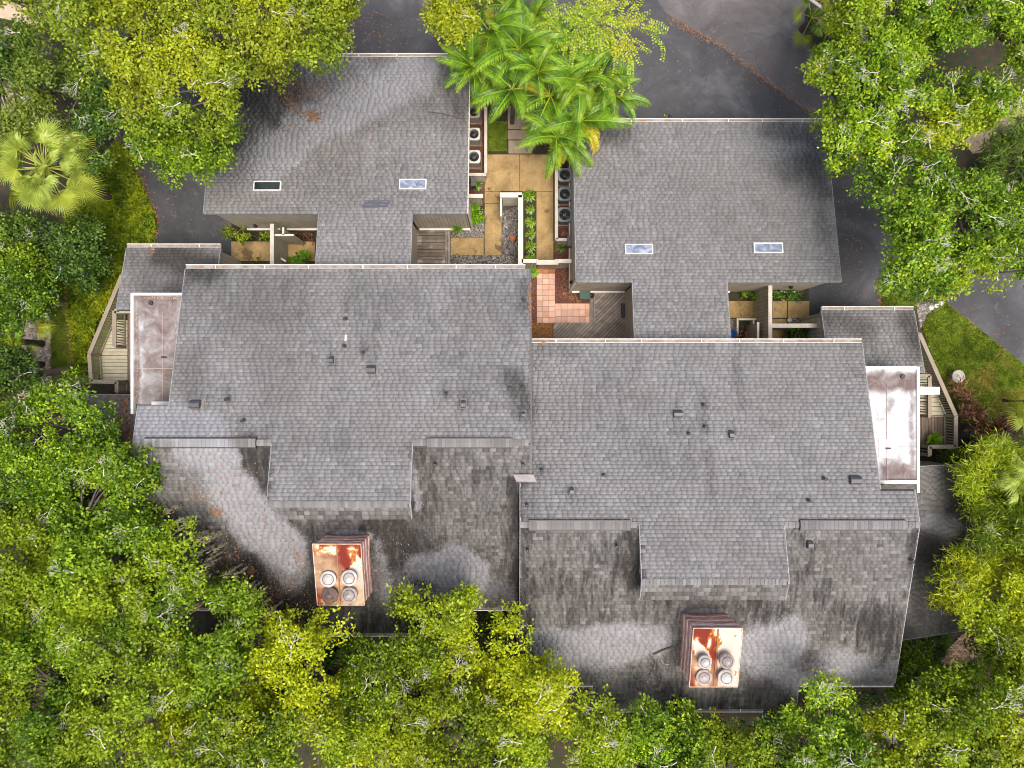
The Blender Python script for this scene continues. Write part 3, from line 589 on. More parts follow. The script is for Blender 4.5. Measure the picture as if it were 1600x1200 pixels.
def ridge_caps(root, x0, x1, yr, zr, sn, ss, step=0.16, hw=0.14, mat=None, seed=0):
    """folded cap shingles along a ridge parallel to X; sn / ss slopes on the north / south side"""
    rr = np.random.default_rng(seed); n = int((x1 - x0) / step); V = []; tn = []
    for i in range(n):
        a = x0 + i * step; b = min(a + step * .94, x1); t = rr.random(); la, lb = .05, .035
        V += [(a, yr + hw, zr - sn * hw + la), (b, yr + hw, zr - sn * hw + lb), (b, yr, zr + lb), (a, yr, zr + la), (a, yr, zr + la), (b, yr, zr + lb), (b, yr - hw, zr - ss * hw + lb), (a, yr - hw, zr - ss * hw + la)]; tn += [t] * 8
    V = np.array(V); k = F / (H - V[:, 2]); fx, fy = 800 + V[:, 0] * k, 600 - V[:, 1] * k
    Q = np.array([(0, 3, 2, 1), (4, 7, 6, 5)])[None] + 8 * np.arange(n)[:, None, None]
    o = obj('ridge_cap', npmesh('ridge_cap', V, Q.reshape(-1, 4), {'tone': tn, 'lt': field(LT, fx, fy) * .7, 'dk': .0 * fx + .32, 'vv': .0 * fx, 'stk': .0 * fx}), mat or MAT['shingle'], root); o['kind'] = 'stuff'; return o
def ridge_vent(root, px0, px1, yr, zr):
    x0 = (px0 - 800) * (H - zr) / F; x1 = (px1 - 800) * (H - zr) / F; hw = .235; e = .1
    o = MB().hexa([(x0, yr - hw, zr - .08), (x1, yr - hw, zr - .08), (x1, yr + hw, zr - .08), (x0, yr + hw, zr - .08), (x0, yr - hw, zr + e), (x1, yr - hw, zr + e), (x1, yr + hw, zr + e), (x0, yr + hw, zr + e)]).build('ridge_vent', MAT['black'], root)
    V = []; tn = []; step = .165; n = int((x1 - x0) / step)
    for i in range(n):
        a = x0 + .01 + i * (x1 - x0 - .02) / n; b = a + (x1 - x0 - .02) / n * .95; t = random.random()
        V += [(a, yr + hw - .05, zr + e + .006), (b, yr + hw - .05, zr + e + .004), (b, yr, zr + e + .03), (a, yr, zr + e + .032), (a, yr, zr + e + .032), (b, yr, zr + e + .03), (b, yr - hw + .05, zr + e + .004), (a, yr - hw + .05, zr + e + .006)]; tn += [t] * 8
    Q = np.array([(0, 3, 2, 1), (4, 7, 6, 5)])[None] + 8 * np.arange(n)[:, None, None]; z8 = np.zeros(len(V))
    V = np.array(V); k = F / (H - V[:, 2]); lt = field(LT, 800 + V[:, 0] * k, 600 - V[:, 1] * k)
    c = obj('cap_shingle', npmesh('cap_shingle', V, Q.reshape(-1, 4), {'tone': tn, 'lt': lt * .7, 'dk': z8 + .38, 'vv': z8, 'stk': z8}), MAT['shingle'], o); c['kind'] = 'stuff'

SN, SS = 0.24, 0.25
MAT['silt'] = M('gutter_silt', (.34, .31, .27), (.14, .1, .07), 2.2, .9, spots=((.3, .13, .04), 1.2, .62))
# ---- townhouse A (left) and B (right)
TA = thing('townhouse', 'left townhouse under grey shingles, its rusty chimney left of centre', 'house', (0, 0, 0))
TB = thing('townhouse', 'right townhouse under grey shingles, set lower in the picture', 'house', (0, 0, 0))
XA0, XAs, XA1 = -16.69, -15.3, 0.85
pA_n = Plane('A_north', [(XAs, XA1, -2.59, 5.4), (XA0, XAs, -2.59, -.97), (-10.58, -4.4, -5.2, -2.59)], 6 + SN * 5.4, -SN)
pA_s = Plane('A_south', [(XA0, .3, -10.44, -2.59), (.3, XA1, -4.2, -2.59), (-12.05, -3.3, -11.78, -10.44), (-12.05, -10.5, -12.45, -11.78)], 7.918 + SS * 2.59, SS)
zpa = pA_n.z(0, -5.2); pA_p = Plane('A_pop', [(-10.58, -4.4, -5.92, -5.2)], zpa + .58 * 5.2, .58)
pB_n = Plane('B_north', [(.9, 16.4, -6.2, 1.92), (16.4, 17.94, -6.2, -4.7), (.37, .9, -6.2, -4.2), (5.62, 11.97, -8.55, -6.2)], 6 + SN * 1.92, -SN)
pB_s = Plane('B_south', [(.37, 17.94, -14.0, -6.2), (3.8, 13.45, -15.35, -14.0), (11.9, 13.45, -16.2, -15.35)], 7.949 + SS * 6.2, SS)
zpb = pB_n.z(0, -8.55); pB_p = Plane('B_pop', [(5.62, 11.97, -9.46, -8.55)], zpb + .5 * 8.55, .5)
pGA = Plane('garage_A', [(-15.09, -2.16, 8.36, 16.8), (-9.45, -4.9, 5.35, 8.36)], 4.6 + .2 * 8.36, -.2)
pGB = Plane('garage_B', [(3.15, 16.1, 5.0, 13.45), (5.9, 10.5, 1.85, 5.0)], 4.6 + .2 * 5.0, -.2)
pLA = Plane('low_A', [(-19.75, -14.95, 3.65, 6.99)], 3 + .28 * 6.99, -.28)
pLB = Plane('low_B', [(15.88, 20.6, .55, 3.77)], 3 + .28 * 3.77, -.28)
pSB = Plane('low_SB', [(17.8, 23.4, -12.7, -4.15)], 4.63 + .33 * 17.8, 0, -.33)
pSA = Plane('low_SA', [(-22.5, -16.6, -8.6, -.55)], 4.63 + .33 * 16.6, 0, .33)
pMA = Plane('metal_A', [(-17.95, -15.0, -.97, 4.2)], 5.55)
pMB = Plane('metal_B', [(16.2, 19.2, -4.7, .72)], 5.55)
seed = 0
for T, ps in ((TA, [(pA_n, 1, 'shingle', .7, False), (pA_s, -1, 'shingle_dark', 2.2, False), (pA_p, -1, 'shingle_dark', .1, False), (pGA, 1, 'shingle', .8, False), (pLA, 1, 'shingle', .3, False)]),
              (TB, [(pB_n, 1, 'shingle', .7, False), (pB_s, -1, 'shingle_dark', 3.0, False), (pB_p, -1, 'shingle_dark', .1, False), (pGB, 1, 'shingle', .7, False), (pLB, 1, 'shingle', .35, False)])):
    for p, dn, mt, stk, sg in ps:
        seed += 1; r_ = roof(p, T); pop = p in (pA_p, pB_p)
        shingles(p, 'Y', dn, MAT[mt], r_, streak=stk, single=(p in (pA_n, pB_n)), contrast=2.0 if pop else (.62 if mt == 'shingle' else .9), seed=seed, expo=.21 if pop else .163)
def rolled(pl, root):
    r_ = roof(pl, root); x0, x1, y0, y1 = pl.rects[0]; nx, ny = 30, 60
    gx, gy = np.meshgrid(np.linspace(x0, x1, nx), np.linspace(y0, y1, ny)); V = np.column_stack([gx.ravel(), gy.ravel(), pl.z(gx.ravel(), gy.ravel()) + .012])
    I = np.arange(nx * ny).reshape(ny, nx); Q = np.stack([I[:-1, :-1], I[:-1, 1:], I[1:, 1:], I[1:, :-1]], -1).reshape(-1, 4)
    k = F / (H - V[:, 2]); fx, fy = 800 + V[:, 0] * k, 600 - V[:, 1] * k
    obj('roofing_felt', npmesh('roofing_felt', V, Q, {'tone': .5 + (fbm(V[:, 0], V[:, 1], .8, 3) - .5) * 1.6, 'lt': field(LT, fx, fy), 'dk': field(DK, fx, fy), 'stk': 0 * fx + .7}, smooth=True), MAT['rolled'], r_)
shingles(pSB, 'X', 1, MAT['shingle_dark'], roof(pSB, TB), expo=.172, width=.285, contrast=.35, streak=.5, seed=30)
shingles(pSA, 'X', -1, MAT['shingle_dark'], roof(pSA, TA), contrast=.5, streak=.5, seed=31)
MAT['seam'] = M('seam_metal', (.42, .33, .32), (.3, .22, .22), 3, .5); MAT['patch'] = M('pale_patch', (.6, .57, .57), (.42, .37, .37), 3, .45)
# sheet metal roofs
def metal(pl, root, outer, rust, dk, north=True):
    x0, x1, y0, y1 = pl.rects[0]; nx, ny = 40, 70; MB().box(x0, x1, y0, y1, 5.3, 5.54).build('roof', MAT['white'], root); rf = root.children[-1]
    gx, gy = np.meshgrid(np.linspace(x0, x1, nx), np.linspace(y0, y1, ny)); gx = gx.ravel(); gy = gy.ravel()
    V = np.column_stack([gx, gy, 5.55 + .02 * fbm(gx, gy, 1.0, 4)]); I = np.arange(nx * ny).reshape(ny, nx); Q = np.stack([I[:-1, :-1], I[:-1, 1:], I[1:, 1:], I[1:, :-1]], -1).reshape(-1, 4)
    k = F / (H - V[:, 2]); fx, fy = 800 + V[:, 0] * k, 600 - V[:, 1] * k
    obj('metal_sheet', npmesh('metal_sheet', V, Q, {'rust': field(rust, fx, fy), 'dk': field(dk, fx, fy)}, smooth=True), MAT['metal_roof'], rf)
    xo = x0 if outer < 0 else x1
    MB().box(min(xo, xo + outer * .13), max(xo, xo + outer * .13), y0 - .45, y1 + .1, 5.42, 5.64).build('parapet', MAT['white'], rf)
    MB().box(x0, x1, y1 + .005, y1 + .12, 5.42, 5.64).build('parapet', MAT['white'], rf)
    MB().box((x0 + .9) if outer < 0 else x0, (x1 - .5) if outer < 0 else x1, y0 - .02, y0 + .14, 5.56, 5.72).build('flashing', MAT['white'], rf)
    xm = (x0 + x1) / 2 + outer * .1
    MB().box(xm - .012, xm + .012, y0 + .1, y1 - .8, 5.565, 5.59).build('seam', MAT['seam'], rf)
    MB().box(x0 + .1, x1 - .1, y0 + 1.7, y0 + 1.72, 5.565, 5.585).build('seam', MAT['seam'], rf)
    cx = xm + .05
    if outer > 0: MB().box(cx - .45, cx + .45, y0 + 1.95 if outer < 0 else y0 + 1.2, y0 + 2.5 if outer < 0 else y0 + 2.1, 5.562, 5.59).build('hatch_patch', MAT['patch'], rf)
    MB().box(cx - .12, cx + .12, (y0 + 2.2 if outer < 0 else y0 + 1.6), (y0 + 2.28 if outer < 0 else y0 + 1.68), 5.592, 5.63).build('drain', MAT['black'], rf)
    MB().cyl((x0 + .8 if outer < 0 else x1 - .65, y1 - .35), .12, .1, 5.56, 5.64).build('drain', MAT['black'], rf)
metal(pMA, TA, -1, [(210, 465, 270, 480, 26, 30, .68), (255, 480, 250, 560, 26, 26, .62), (212, 470, 212, 630, 3, 8, .7), (235, 640, 240, 600, 16, 22, .5), (225, 570, 270, 560, 5, 18, .5), (220, 520, 235, 530, 10, 20, .35)], [(262, 620, 265, 580, 7, 12, .95), (235, 628, 250, 600, 8, 24, .45), (240, 560, 265, 585, 4, 16, .5), (215, 470, 285, 467, 0, 5, .6), (230, 572, 262, 578, 1, 9, .5)])
metal(pMB, TB, 1, [(1358, 598, 1430, 596, 9, 14, .8), (1385, 640, 1392, 630, 3, 10, .5), (1400, 735, 1415, 745, 14, 16, .75), (1360, 650, 1430, 660, 3, 24, .2), (1424, 600, 1426, 750, 2, 6, .5)], [(1360, 583, 1425, 583, 0, 6, .4), (1385, 620, 1388, 640, 1, 8, .3)])
# ridge caps and vents
def zc(p, x, y): return p.z(x, y)
zr = zc(pA_n, 0, -2.59)
ridge_caps(TA, XA0, -10.6, -2.59, zr, SN, SS, seed=1); ridge_caps(TA, -4.38, XA1, -2.59, zr, SN, SS, seed=2)
ridge_caps(TA, -10.58, -4.4, -5.2, zpa, SN, .58, seed=3)
ridge_vent(TA, 227, 401, -2.59, zr); ridge_vent(TA, 667, 802, -2.59, zr)
zr2 = zc(pB_n, 0, -6.2)
ridge_caps(TB, .37, 5.6, -6.2, zr2, SN, SS, seed=4); ridge_caps(TB, 12.0, 17.94, -6.2, zr2, SN, SS, seed=5); ridge_caps(TB, 5.62, 11.97, -8.55, zpb, SN, .5, seed=6)
ridge_vent(TB, 826, 985, -6.2, zr2); ridge_vent(TB, 1249, 1414, -6.2, zr2)
# roof edges
def E(T, p, x0, y0, x1, y1, mat=None, **k): strip(T, (x0, y0, p.z(x0, y0)), (x1, y1, p.z(x1, y1)), mat=mat, **k)
for T, p, L_ in ((TA, pA_n, [(XAs, 5.4, XAs, -.97), (XA0, -.97, XA0, -2.59), (-10.58, -2.59, -10.58, -5.2), (-4.4, -2.59, -4.4, -5.2)]), (TA, pA_s, [(XA0, -2.59, XA0, -10.44), (-12.05, -10.44, -12.05, -12.45), (-3.3, -10.44, -3.3, -11.78)]),
                 (TA, pA_p, [(-10.58, -5.2, -10.58, -5.92), (-4.4, -5.2, -4.4, -5.92)]), (TA, pGA, [(-15.09, 16.8, -15.09, 8.36), (-15.09, 8.36, -9.45, 8.36), (-4.9, 8.36, -2.16, 8.36), (-9.45, 8.36, -9.45, 5.35), (-4.9, 8.36, -4.9, 5.35)]),
                 (TA, pLA, [(-19.75, 6.99, -19.75, 3.65), (-14.95, 6.99, -14.95, 5.5)]), (TA, pSA, [(-22.5, -8.6, -22.5, -.55), (-22.5, -.55, -16.7, -.55)]),
                 (TB, pB_n, [(16.4, 1.92, 16.4, -4.7), (17.94, -4.7, 17.94, -6.2), (5.62, -6.2, 5.62, -8.55), (11.97, -6.2, 11.97, -8.55), (.37, -4.2, .37, -6.2)]), (TB, pB_s, [(17.94, -6.2, 17.94, -14), (.37, -6.2, .37, -14), (3.8, -14, 3.8, -15.35), (13.45, -14, 13.45, -16.2), (11.9, -15.35, 11.9, -16.2)]),
                 (TB, pB_p, [(5.62, -8.55, 5.62, -9.46), (11.97, -8.55, 11.97, -9.46)]), (TB, pGB, [(3.15, 13.45, 3.15, 5.0), (16.1, 13.45, 16.1, 5.0), (3.15, 5.0, 5.9, 5.0), (10.5, 5, 16.1, 5), (5.9, 5.0, 5.9, 1.85), (10.5, 5, 10.5, 1.85)]),
                 (TB, pLB, [(20.6, 3.77, 20.6, .55), (15.88, 3.77, 15.88, 1.9)]), (TB, pSB, [(23.4, -12.7, 23.4, -4.15), (17.9, -4.15, 23.4, -4.15), (18, -12.7, 23.4, -12.7)])):
    for q in L_: E(T, p, *q, up=.012)
E(TA, pA_n, XA1, 5.4, XA1, -2.59, mat=MAT['pipe'], w_=.1, h_=.3); E(TA, pGA, -2.16, 16.8, -2.16, 8.36, mat=MAT['trim'], w_=.05)
E(TA, pA_s, XA1, -2.59, XA1, -4.2, mat=MAT['pipe'], w_=.1, h_=.3)
MB().hexa([(.2, -4.35, 7.5), (1.0, -4.35, 7.5), (1.0, -4.05, 7.52), (.2, -4.05, 7.52), (.2, -4.35, 7.62), (1.1, -4.35, 7.62), (.95, -4.02, 7.66), (.05, -4.02, 7.66)]).build('flashing', M('pinkish_flashing', (.27, .24, .23), (.17, .15, .145), 3, .6), TA)
# gutters
def G(T, p, x0, x1, y, side): gutter(T, x0, x1, y, p.z((x0 + x1) / 2, y) - .01, side)
G(TA, pA_n, XAs, .62, 5.4, 1); G(TA, pGA, -13.2, -2.3, 16.8, 1); G(TA, pLA, -19.75, -14.95, 6.99, 1)
G(TA, pA_s, -3.2, .3, -10.44, -1); G(TA, pA_s, -10.4, -3.3, -11.78, -1); G(TA, pA_s, XA0, -12.1, -10.44, -1)
G(TB, pB_n, .92, 16.4, 1.92, 1); G(TB, pGB, 3.15, 16.1, 13.45, 1); G(TB, pLB, 15.88, 20.6, 3.77, 1)
G(TB, pB_s, .5, 3.8, -14, -1); G(TB, pB_s, 13.5, 17.9, -14, -1); G(TB, pB_s, 3.8, 11.9, -15.35, -1); G(TB, pB_s, 11.9, 13.45, -16.2, -1)
# walls
def wz(p, x, y): return p.z(x, y) - .15
def WL(T, p, x0, y0, x1, y1, z0=0, mat=None): wall(T, x0, y0, x1, y1, z0, wz(p, x0, y0), wz(p, x1, y1), mat=mat)
WL(TA, pA_n, -15.1, 5.2, .7, 5.2); WL(TA, pA_n, -15.17, 5.1, -15.17, -.9); WL(TA, pA_n, -16.5, -1.1, -15.25, -1.1); WL(TA, pA_n, -16.55, -1.2, -16.55, -2.5); WL(TA, pA_s, -16.55, -2.6, -16.55, -10.2)
WL(TA, pA_n, .77, 5.1, .77, -2.5); WL(TA, pA_s, .77, -2.6, .77, -4.0); WL(TA, pA_s, .2, -4.2, .2, -10.2); WL(TA, pA_s, -16.4, -10.25, .1, -10.25)
WL(TA, pA_n, -10.42, -2.7, -10.42, -5.1, 6.6); WL(TA, pA_n, -4.56, -2.7, -4.56, -5.1, 6.6, MAT['trim']); WL(TA, pA_p, -10.3, -5.8, -4.7, -5.8, 6.6)
WL(TB, pB_n, 1.0, 1.72, 16.2, 1.72); WL(TB, pB_n, 16.27, 1.6, 16.27, -4.6); WL(TB, pB_n, 16.4, -4.85, 17.7, -4.85); WL(TB, pB_s, 17.8, -6.2, 17.8, -13.8); WL(TB, pB_n, 1.0, 1.6, 1.0, -4.1); WL(TB, pB_s, .5, -6.2, .5, -13.8); WL(TB, pB_n, .5, -4.3, .5, -6.1)
WL(TB, pB_s, .6, -13.8, 17.7, -13.8); WL(TB, pB_n, 5.78, -6.3, 5.78, -8.45, 6.6, MAT['trim']); WL(TB, pB_n, 11.8, -6.3, 11.8, -8.45, 6.6); WL(TB, pB_p, 5.9, -9.3, 11.7, -9.3, 6.6)
for T, x0, x1, y0, y1 in ((TA, -17.8, -15.3, -.85, 4.1), (TB, 16.35, 19.05, -4.6, .6)):
    for a in ((x0, y0, x1, y0), (x0, y1, x1, y1), (x0, y0 + .1, x0, y1 - .1), (x1, y0 + .1, x1, y1 - .1)): wall(T, *a, 0, 5.28, 5.28)
WL(TA, pGA, -14.95, 8.65, -9.2, 8.65); WL(TA, pGA, -5.2, 8.65, -2.3, 8.65); WL(TA, pGA, -14.95, 8.8, -14.95, 16.6); WL(TA, pGA, -2.29, 8.75, -2.29, 9.7); WL(TA, pGA, -2.55, 9.8, -2.55, 16.6); WL(TA, pGA, -14.8, 16.6, -2.4, 16.6)
WL(TA, pGA, -9.1, 8.5, -9.1, 5.3); WL(TA, pGA, -5.32, 8.5, -5.32, 5.3)
WL(TB, pGB, 3.3, 5.2, 6.2, 5.2); WL(TB, pGB, 10.2, 5.2, 15.9, 5.2); WL(TB, pGB, 3.27, 5.35, 3.27, 13.2); WL(TB, pGB, 15.95, 5.35, 15.95, 13.2); WL(TB, pGB, 3.4, 13.25, 15.8, 13.25)
WL(TB, pGB, 6.32, 5.1, 6.32, 1.85); WL(TB, pGB, 10.1, 5.1, 10.1, 1.85)
WL(TA, pLA, -19.5, 6.8, -15.1, 6.8); WL(TA, pLA, -19.55, 6.7, -19.55, 4.3); WL(TA, pLA, -15.1, 6.7, -15.1, 5.3); WL(TB, pLB, 16.0, 3.6, 20.4, 3.6); WL(TB, pLB, 16.0, 3.5, 16.0, 1.8); WL(TB, pLB, 20.45, 3.5, 20.45, .9)
WL(TB, pSB, 18, -4.35, 23.2, -4.35); WL(TB, pSB, 23.2, -4.5, 23.2, -12.5); WL(TB, pSB, 18, -12.5, 23.1, -12.5); WL(TA, pSA, -22.3, -.75, -16.7, -.75); WL(TA, pSA, -22.3, -.9, -22.3, -8.4)
# base boards seen at the foot of the courtyard walls, corner boards
for T, x0, x1, y in ((TA, -14.6, -12.75, 8.55), (TA, -12.4, -9.3, 8.55), (TA, -5.1, -2.3, 8.55), (TB, 3.3, 6.2, 5.1), (TB, 10.3, 12, 5.1), (TB, 14, 15.6, 5.1)):
    MB().box(x0, x1, y - .07, y + .02, .28, .42).build('base_board', MAT['white'], T)
    MB().box(x0, x1, y - .04, y + .02, .02, .12).build('base_board', MAT['trim'], T)
MB().box(-2.24, -2.14, 8.55, 8.7, 0, 4.3).build('corner_board', MAT['trim'], TA); MB().box(3.14, 3.24, 5.07, 5.2, 0, 4.4).build('corner_board', MAT['trim'], TB)
MB().box(3.13, 3.2, 5.2, 13.2, .3, .42).build('base_board', MAT['trim'], TB)
# dark repaired shingles on the left garage, flat grey vent
(c0, _), (c1, _) = surf(566, 325), surf(611, 313)
mb = MB()
for i in range(2):
    for j in range(6):
        xa = c0[0] + (c1[0] - c0[0]) * (j + .35 * i) / 6.5; xb = xa + (c1[0] - c0[0]) / 6.7; ya = c0[1] + (c1[1] - c0[1]) * i / 2; yb = ya + (c1[1] - c0[1]) / 2.05
        mb.hexa([(x, y, pGA.z(x, y) + d) for d in (0, .034) for x, y in ((xa, ya), (xb, ya), (xb, yb), (xa, yb))])
mb.build('repair_shingle', M('bluish_new_shingle', (.085, .088, .11), (.06, .062, .08), 8, .9), TA)
# skylights
def skylight(T, x0, y0, x1, y1, glass):
    a, p = surf(x0, y1); b, _ = surf(x1, y0); t = .05; up = .16
    def z(x, y, d): return (x, y, p.z(x, y) + d)
    mb = MB()
    for (xa, xb, ya, yb) in ((a[0], b[0], b[1] - t, b[1]), (a[0], b[0], a[1], a[1] + t), (a[0], a[0] + t, a[1] + t, b[1] - t), (b[0] - t, b[0], a[1] + t, b[1] - t)):
        c = [(xa, ya), (xb, ya), (xb, yb), (xa, yb)]; mb.hexa([z(x, y, -.02) for x, y in c] + [z(x, y, up) for x, y in c])
    s = mb.build('skylight', MAT['white'], T)
    c = [(a[0] + t, a[1] + t), (b[0] - t, a[1] + t), (b[0] - t, b[1] - t), (a[0] + t, b[1] - t)]
    MB().hexa([z(x, y, .02) for x, y in c] + [z(x, y, up - .04) for x, y in c]).build('pane', glass, s); return s
skylight(TA, 397, 284, 441, 299, MAT['glass_dark'])['label'] = 'dark glazed skylight with white frame'
skylight(TA, 624, 281, 667, 296.5, MAT['glass']); skylight(TB, 976, 382, 1019, 397.5, MAT['glass']); skylight(TB, 1177, 380, 1221, 396, MAT['glass'])
# roof vents
def pipe_vent(T, px, py, r=.065, h_=.34, cap=False):
    (x, y, z), _ = surf(px, py); mb = MB(); mb.cyl((x, y), .13, r + .01, z - .03, z + .05, 10, False); o = mb.build('pipe_boot', MAT['pipe'], T)
    mb = MB(); mb.cyl((x, y), r, r, z, z + h_, 10, False); mb.build('pipe', MAT['ceramic'] if cap else MAT['pipe'], o)
    mb = MB(); mb.cyl((x, y), r * .75, r * .75, z + h_ - .04, z + h_ - .02, 10); mb.build('opening', MAT['black'], o)
def hood(T, px, py, wpx, hpx):
    (x, y, z), p = surf(px, py); s = .033; wx, wy = wpx * s / 2, hpx * s / 2
    c = [(x - wx, y - wy), (x + wx, y - wy), (x + wx, y + wy), (x - wx, y + wy)]
    o = MB().hexa([(a, b, p.z(a, b) - .02) for a, b in [(x - wx * 1.5, y - wy * 1.3), (x + wx * 1.5, y - wy * 1.3), (x + wx * 1.5, y + wy * 1.5), (x - wx * 1.5, y + wy * 1.5)]] + [(a, b, p.z(a, b) + .034) for a, b in [(x - wx * 1.5, y - wy * 1.3), (x + wx * 1.5, y - wy * 1.3), (x + wx * 1.5, y + wy * 1.5), (x - wx * 1.5, y + wy * 1.5)]]).build('roof_vent', MAT['shingle'], T)
    pr = [(-1, .04), (-1, .22), (-.7, .3), (.2, .3), (.8, .2), (1, .06)]; vs = []
    for xx in (x - wx, x + wx): vs += [(xx, y + wy * a, z + b) for a, b in pr]
    n = len(pr); MB().add(vs, [(i, i + 1, n + i + 1, n + i) for i in range(n - 1)] + [tuple(range(n)), tuple(range(2 * n - 1, n - 1, -1))]).build('hood', MAT['vent'], o)
    MB().box(x - wx * .92, x + wx * .92, y - wy - .025, y - wy - .004, z + .0, z + .2).build('opening', MAT['black'], o)
for v in ((519, 562, 6, 9), (581, 577, 12, 11), (724, 631, 6, 10), (307, 631, 14, 11), (818, 647, 4, 7)): hood(TA, *v)
for v in ((1058, 646, 12, 10), (1141, 678, 6, 10), (1334, 749, 15, 11), (1263, 849, 7, 10), (893, 766, 5, 9)): hood(TB, *v)
for v in ((541, 499), (539, 541), (568, 551), (697, 615), (797, 606), (817, 604), (818, 469), (357, 624), (382, 657), (681, 725), (817, 725)): pipe_vent(TA, *v)
for v in ((1098, 632), (1100, 666), (1075, 677), (1286, 747), (1262, 781), (846, 734), (943, 742), (823, 788), (824, 858), (963, 852), (1421, 874)): pipe_vent(TB, *v)
(x, y, z), _ = surf(540, 530); MB().hexa([(x - .07, y - .2, z), (x + .07, y - .2, z), (x + .05, y + .2, z), (x - .03, y + .2, z), (x - .05, y - .18, z + .05), (x + .05, y - .18, z + .05), (x + .03, y + .18, z + .05), (x - .02, y + .18, z + .05)]).build('flashing', MAT['white'], TA)
# chimneys
def chimney(T, x0, x1, y0, y1, zt_n, zt_s, pl, rust, soot, flues, lab):
    zb = lambda y: pl.z(0, y)
    fl = .07; n = 12
    # side faces, slightly dished sheet metal
    mb = MB(); c = [(x0, y0), (x1, y0), (x1, y1), (x0, y1)]; zt = lambda y: zt_s + (zt_n - zt_s) * (y - y0) / (y1 - y0)
    V = []; Q = []; rows = 8
    for e in range(4):
        (ax, ay), (bx, by) = c[e], c[(e + 1) % 4]; b0 = len(V)
        for j in range(rows + 1):
            for i in range(n + 1):
                u = i / n; v = j / rows; x = ax + (bx - ax) * u; y = ay + (by - ay) * u; z = zb(y) - .1 + (zt(y) - zb(y) + .1) * v
                d = .05 * math.sin(math.pi * u) * (1 - v) + .012 * math.sin(v * 40 + u * 5); nx, ny = (by - ay), -(bx - ax); l = math.hypot(nx, ny); V.append((x - nx / l * d, y - ny / l * d, z))
        for j in range(rows):
            for i in range(n): k = b0 + j * (n + 1) + i; Q.append((k, k + 1, k + n + 2, k + n + 1))
    ch = obj('chimney', npmesh('chimney', V, Q), MAT['rust_side'], T, label=lab)
    o = .05; nx, ny = 26, 34
    gx, gy = np.meshgrid(np.linspace(x0 - o, x1 + o, nx), np.linspace(y0 - o, y1 + o, ny)); gx = gx.ravel(); gy = gy.ravel(); gz = zt_s + (zt_n - zt_s) * (gy - y0) / (y1 - y0) + .05
    gz = gz + .035 * np.exp(-((gx - (x0 + x1) / 2) / .05) ** 2)
    I = np.arange(nx * ny).reshape(ny, nx); Q = np.stack([I[:-1, :-1], I[:-1, 1:], I[1:, 1:], I[1:, :-1]], -1).reshape(-1, 4)
    V = np.column_stack([gx, gy, gz]); k = F / (H - gz); fx, fy = 800 + gx * k, 600 - gy * k
    obj('cap', npmesh('cap', V, Q, {'rust': .5 + (field([r[:6] + (1,) for r in rust if r[6] > 0], fx, fy) - field([r[:6] + (1,) for r in rust if r[6] < 0], fx, fy)) * .6, 'soot': field(soot, fx, fy)}), MAT['rust_a'], ch)
    xm = (x0 + x1) / 2; sm = MB(); sm.beam((xm, y0, zt(y0) + .115), (xm, y1, zt(y1) + .115), .05, .03); sm.build('cap_seam', MAT['rust_edge'], ch)
    for kb in range(7):
        f0 = (kb + .25) / 7.2; lap = MB()
        for e_ in range(4):
            (ax, ay), (bx, by) = c[e_], c[(e_ + 1) % 4]; nx_, ny_ = (by - ay), -(bx - ax); l_ = math.hypot(nx_, ny_); nx_ /= l_; ny_ /= l_; prev = None; ns = 9
            for i in range(ns + 1):
                u = i / ns; x = ax + (bx - ax) * u; y = ay + (by - ay) * u; z_ = zb(y) + (zt(y) - zb(y)) * f0 + random.uniform(-.03, .03); d_ = -.05 * math.sin(math.pi * u) * (1 - f0); hh_ = random.uniform(.03, .075)
                cur = [(x + nx_ * (d_ + .004), y + ny_ * (d_ + .004), z_ + hh_), (x + nx_ * (d_ + .03), y + ny_ * (d_ + .03), z_ + hh_ * .5), (x + nx_ * (d_ + .035), y + ny_ * (d_ + .035), z_ - .005), (x + nx_ * (d_ + .004), y + ny_ * (d_ + .004), z_ - .01)]
                if prev: lap.add(prev + cur, [(0, 4, 5, 1), (1, 5, 6, 2), (2, 6, 7, 3)])
                prev = cur
        lap.build('sheet_lap', MAT['lap_pale'] if kb % 2 else MAT['lap_dark'], ch)
    e = MB()
    for a, b in (((x0 - o, y0 - o), (x1 + o, y0 - o)), ((x0 - o, y1 + o), (x1 + o, y1 + o)), ((x0 - o, y0 - o), (x0 - o, y1 + o)), ((x1 + o, y0 - o), (x1 + o, y1 + o))):
        e.beam((a[0], a[1], zt(a[1]) + .07), (b[0], b[1], zt(b[1]) + .07), .035, .13)
    e.build('cap_edge', M('rusty_cream_edge', (.6, .5, .4), (.3, .16, .1), 3, .6), ch)
    for (px, py, r, style, tall) in flues:
        z0 = zt_s + .25; hh = tall
        for _ in range(3):
            X, Y = (px - 800) * (H - z0 - hh) / F, -(py - 600) * (H - z0 - hh) / F; zz = zt(Y)
            z0 = zz
        mt = {'white': MAT['flue_white'], 'brown': MAT['flue_brown'], 'grey': MAT['flue_grey']}[style]; s = r
        f = MB().lathe((X, Y, zz), [(s * .72, -.02), (s * .72, hh * .45), (s * .98, hh * .46), (s * .98, hh * .6), (s * .8, hh * .62)], 20).build('flue', MAT['flue_grey'] if style != 'brown' else mt, ch)
        MB().lathe((X, Y, zz), [(s * 1.0, hh * .66), (s * 1.02, hh * .74), (s * .95, hh * .8), (s * .62, hh * .86), (s * .6, hh * .9), (s * .3, hh * .95), (s * .28, hh * .98), (.001, hh)], 20).build('flue_cap', mt, f)
        rg = MB()
        for rr_, zz_ in ((.63, .885),): rg.lathe((X, Y, zz), [(s * rr_, hh * zz_), (s * (rr_ + .05), hh * zz_ + .012), (s * (rr_ + .09), hh * zz_ - .01)], 20)
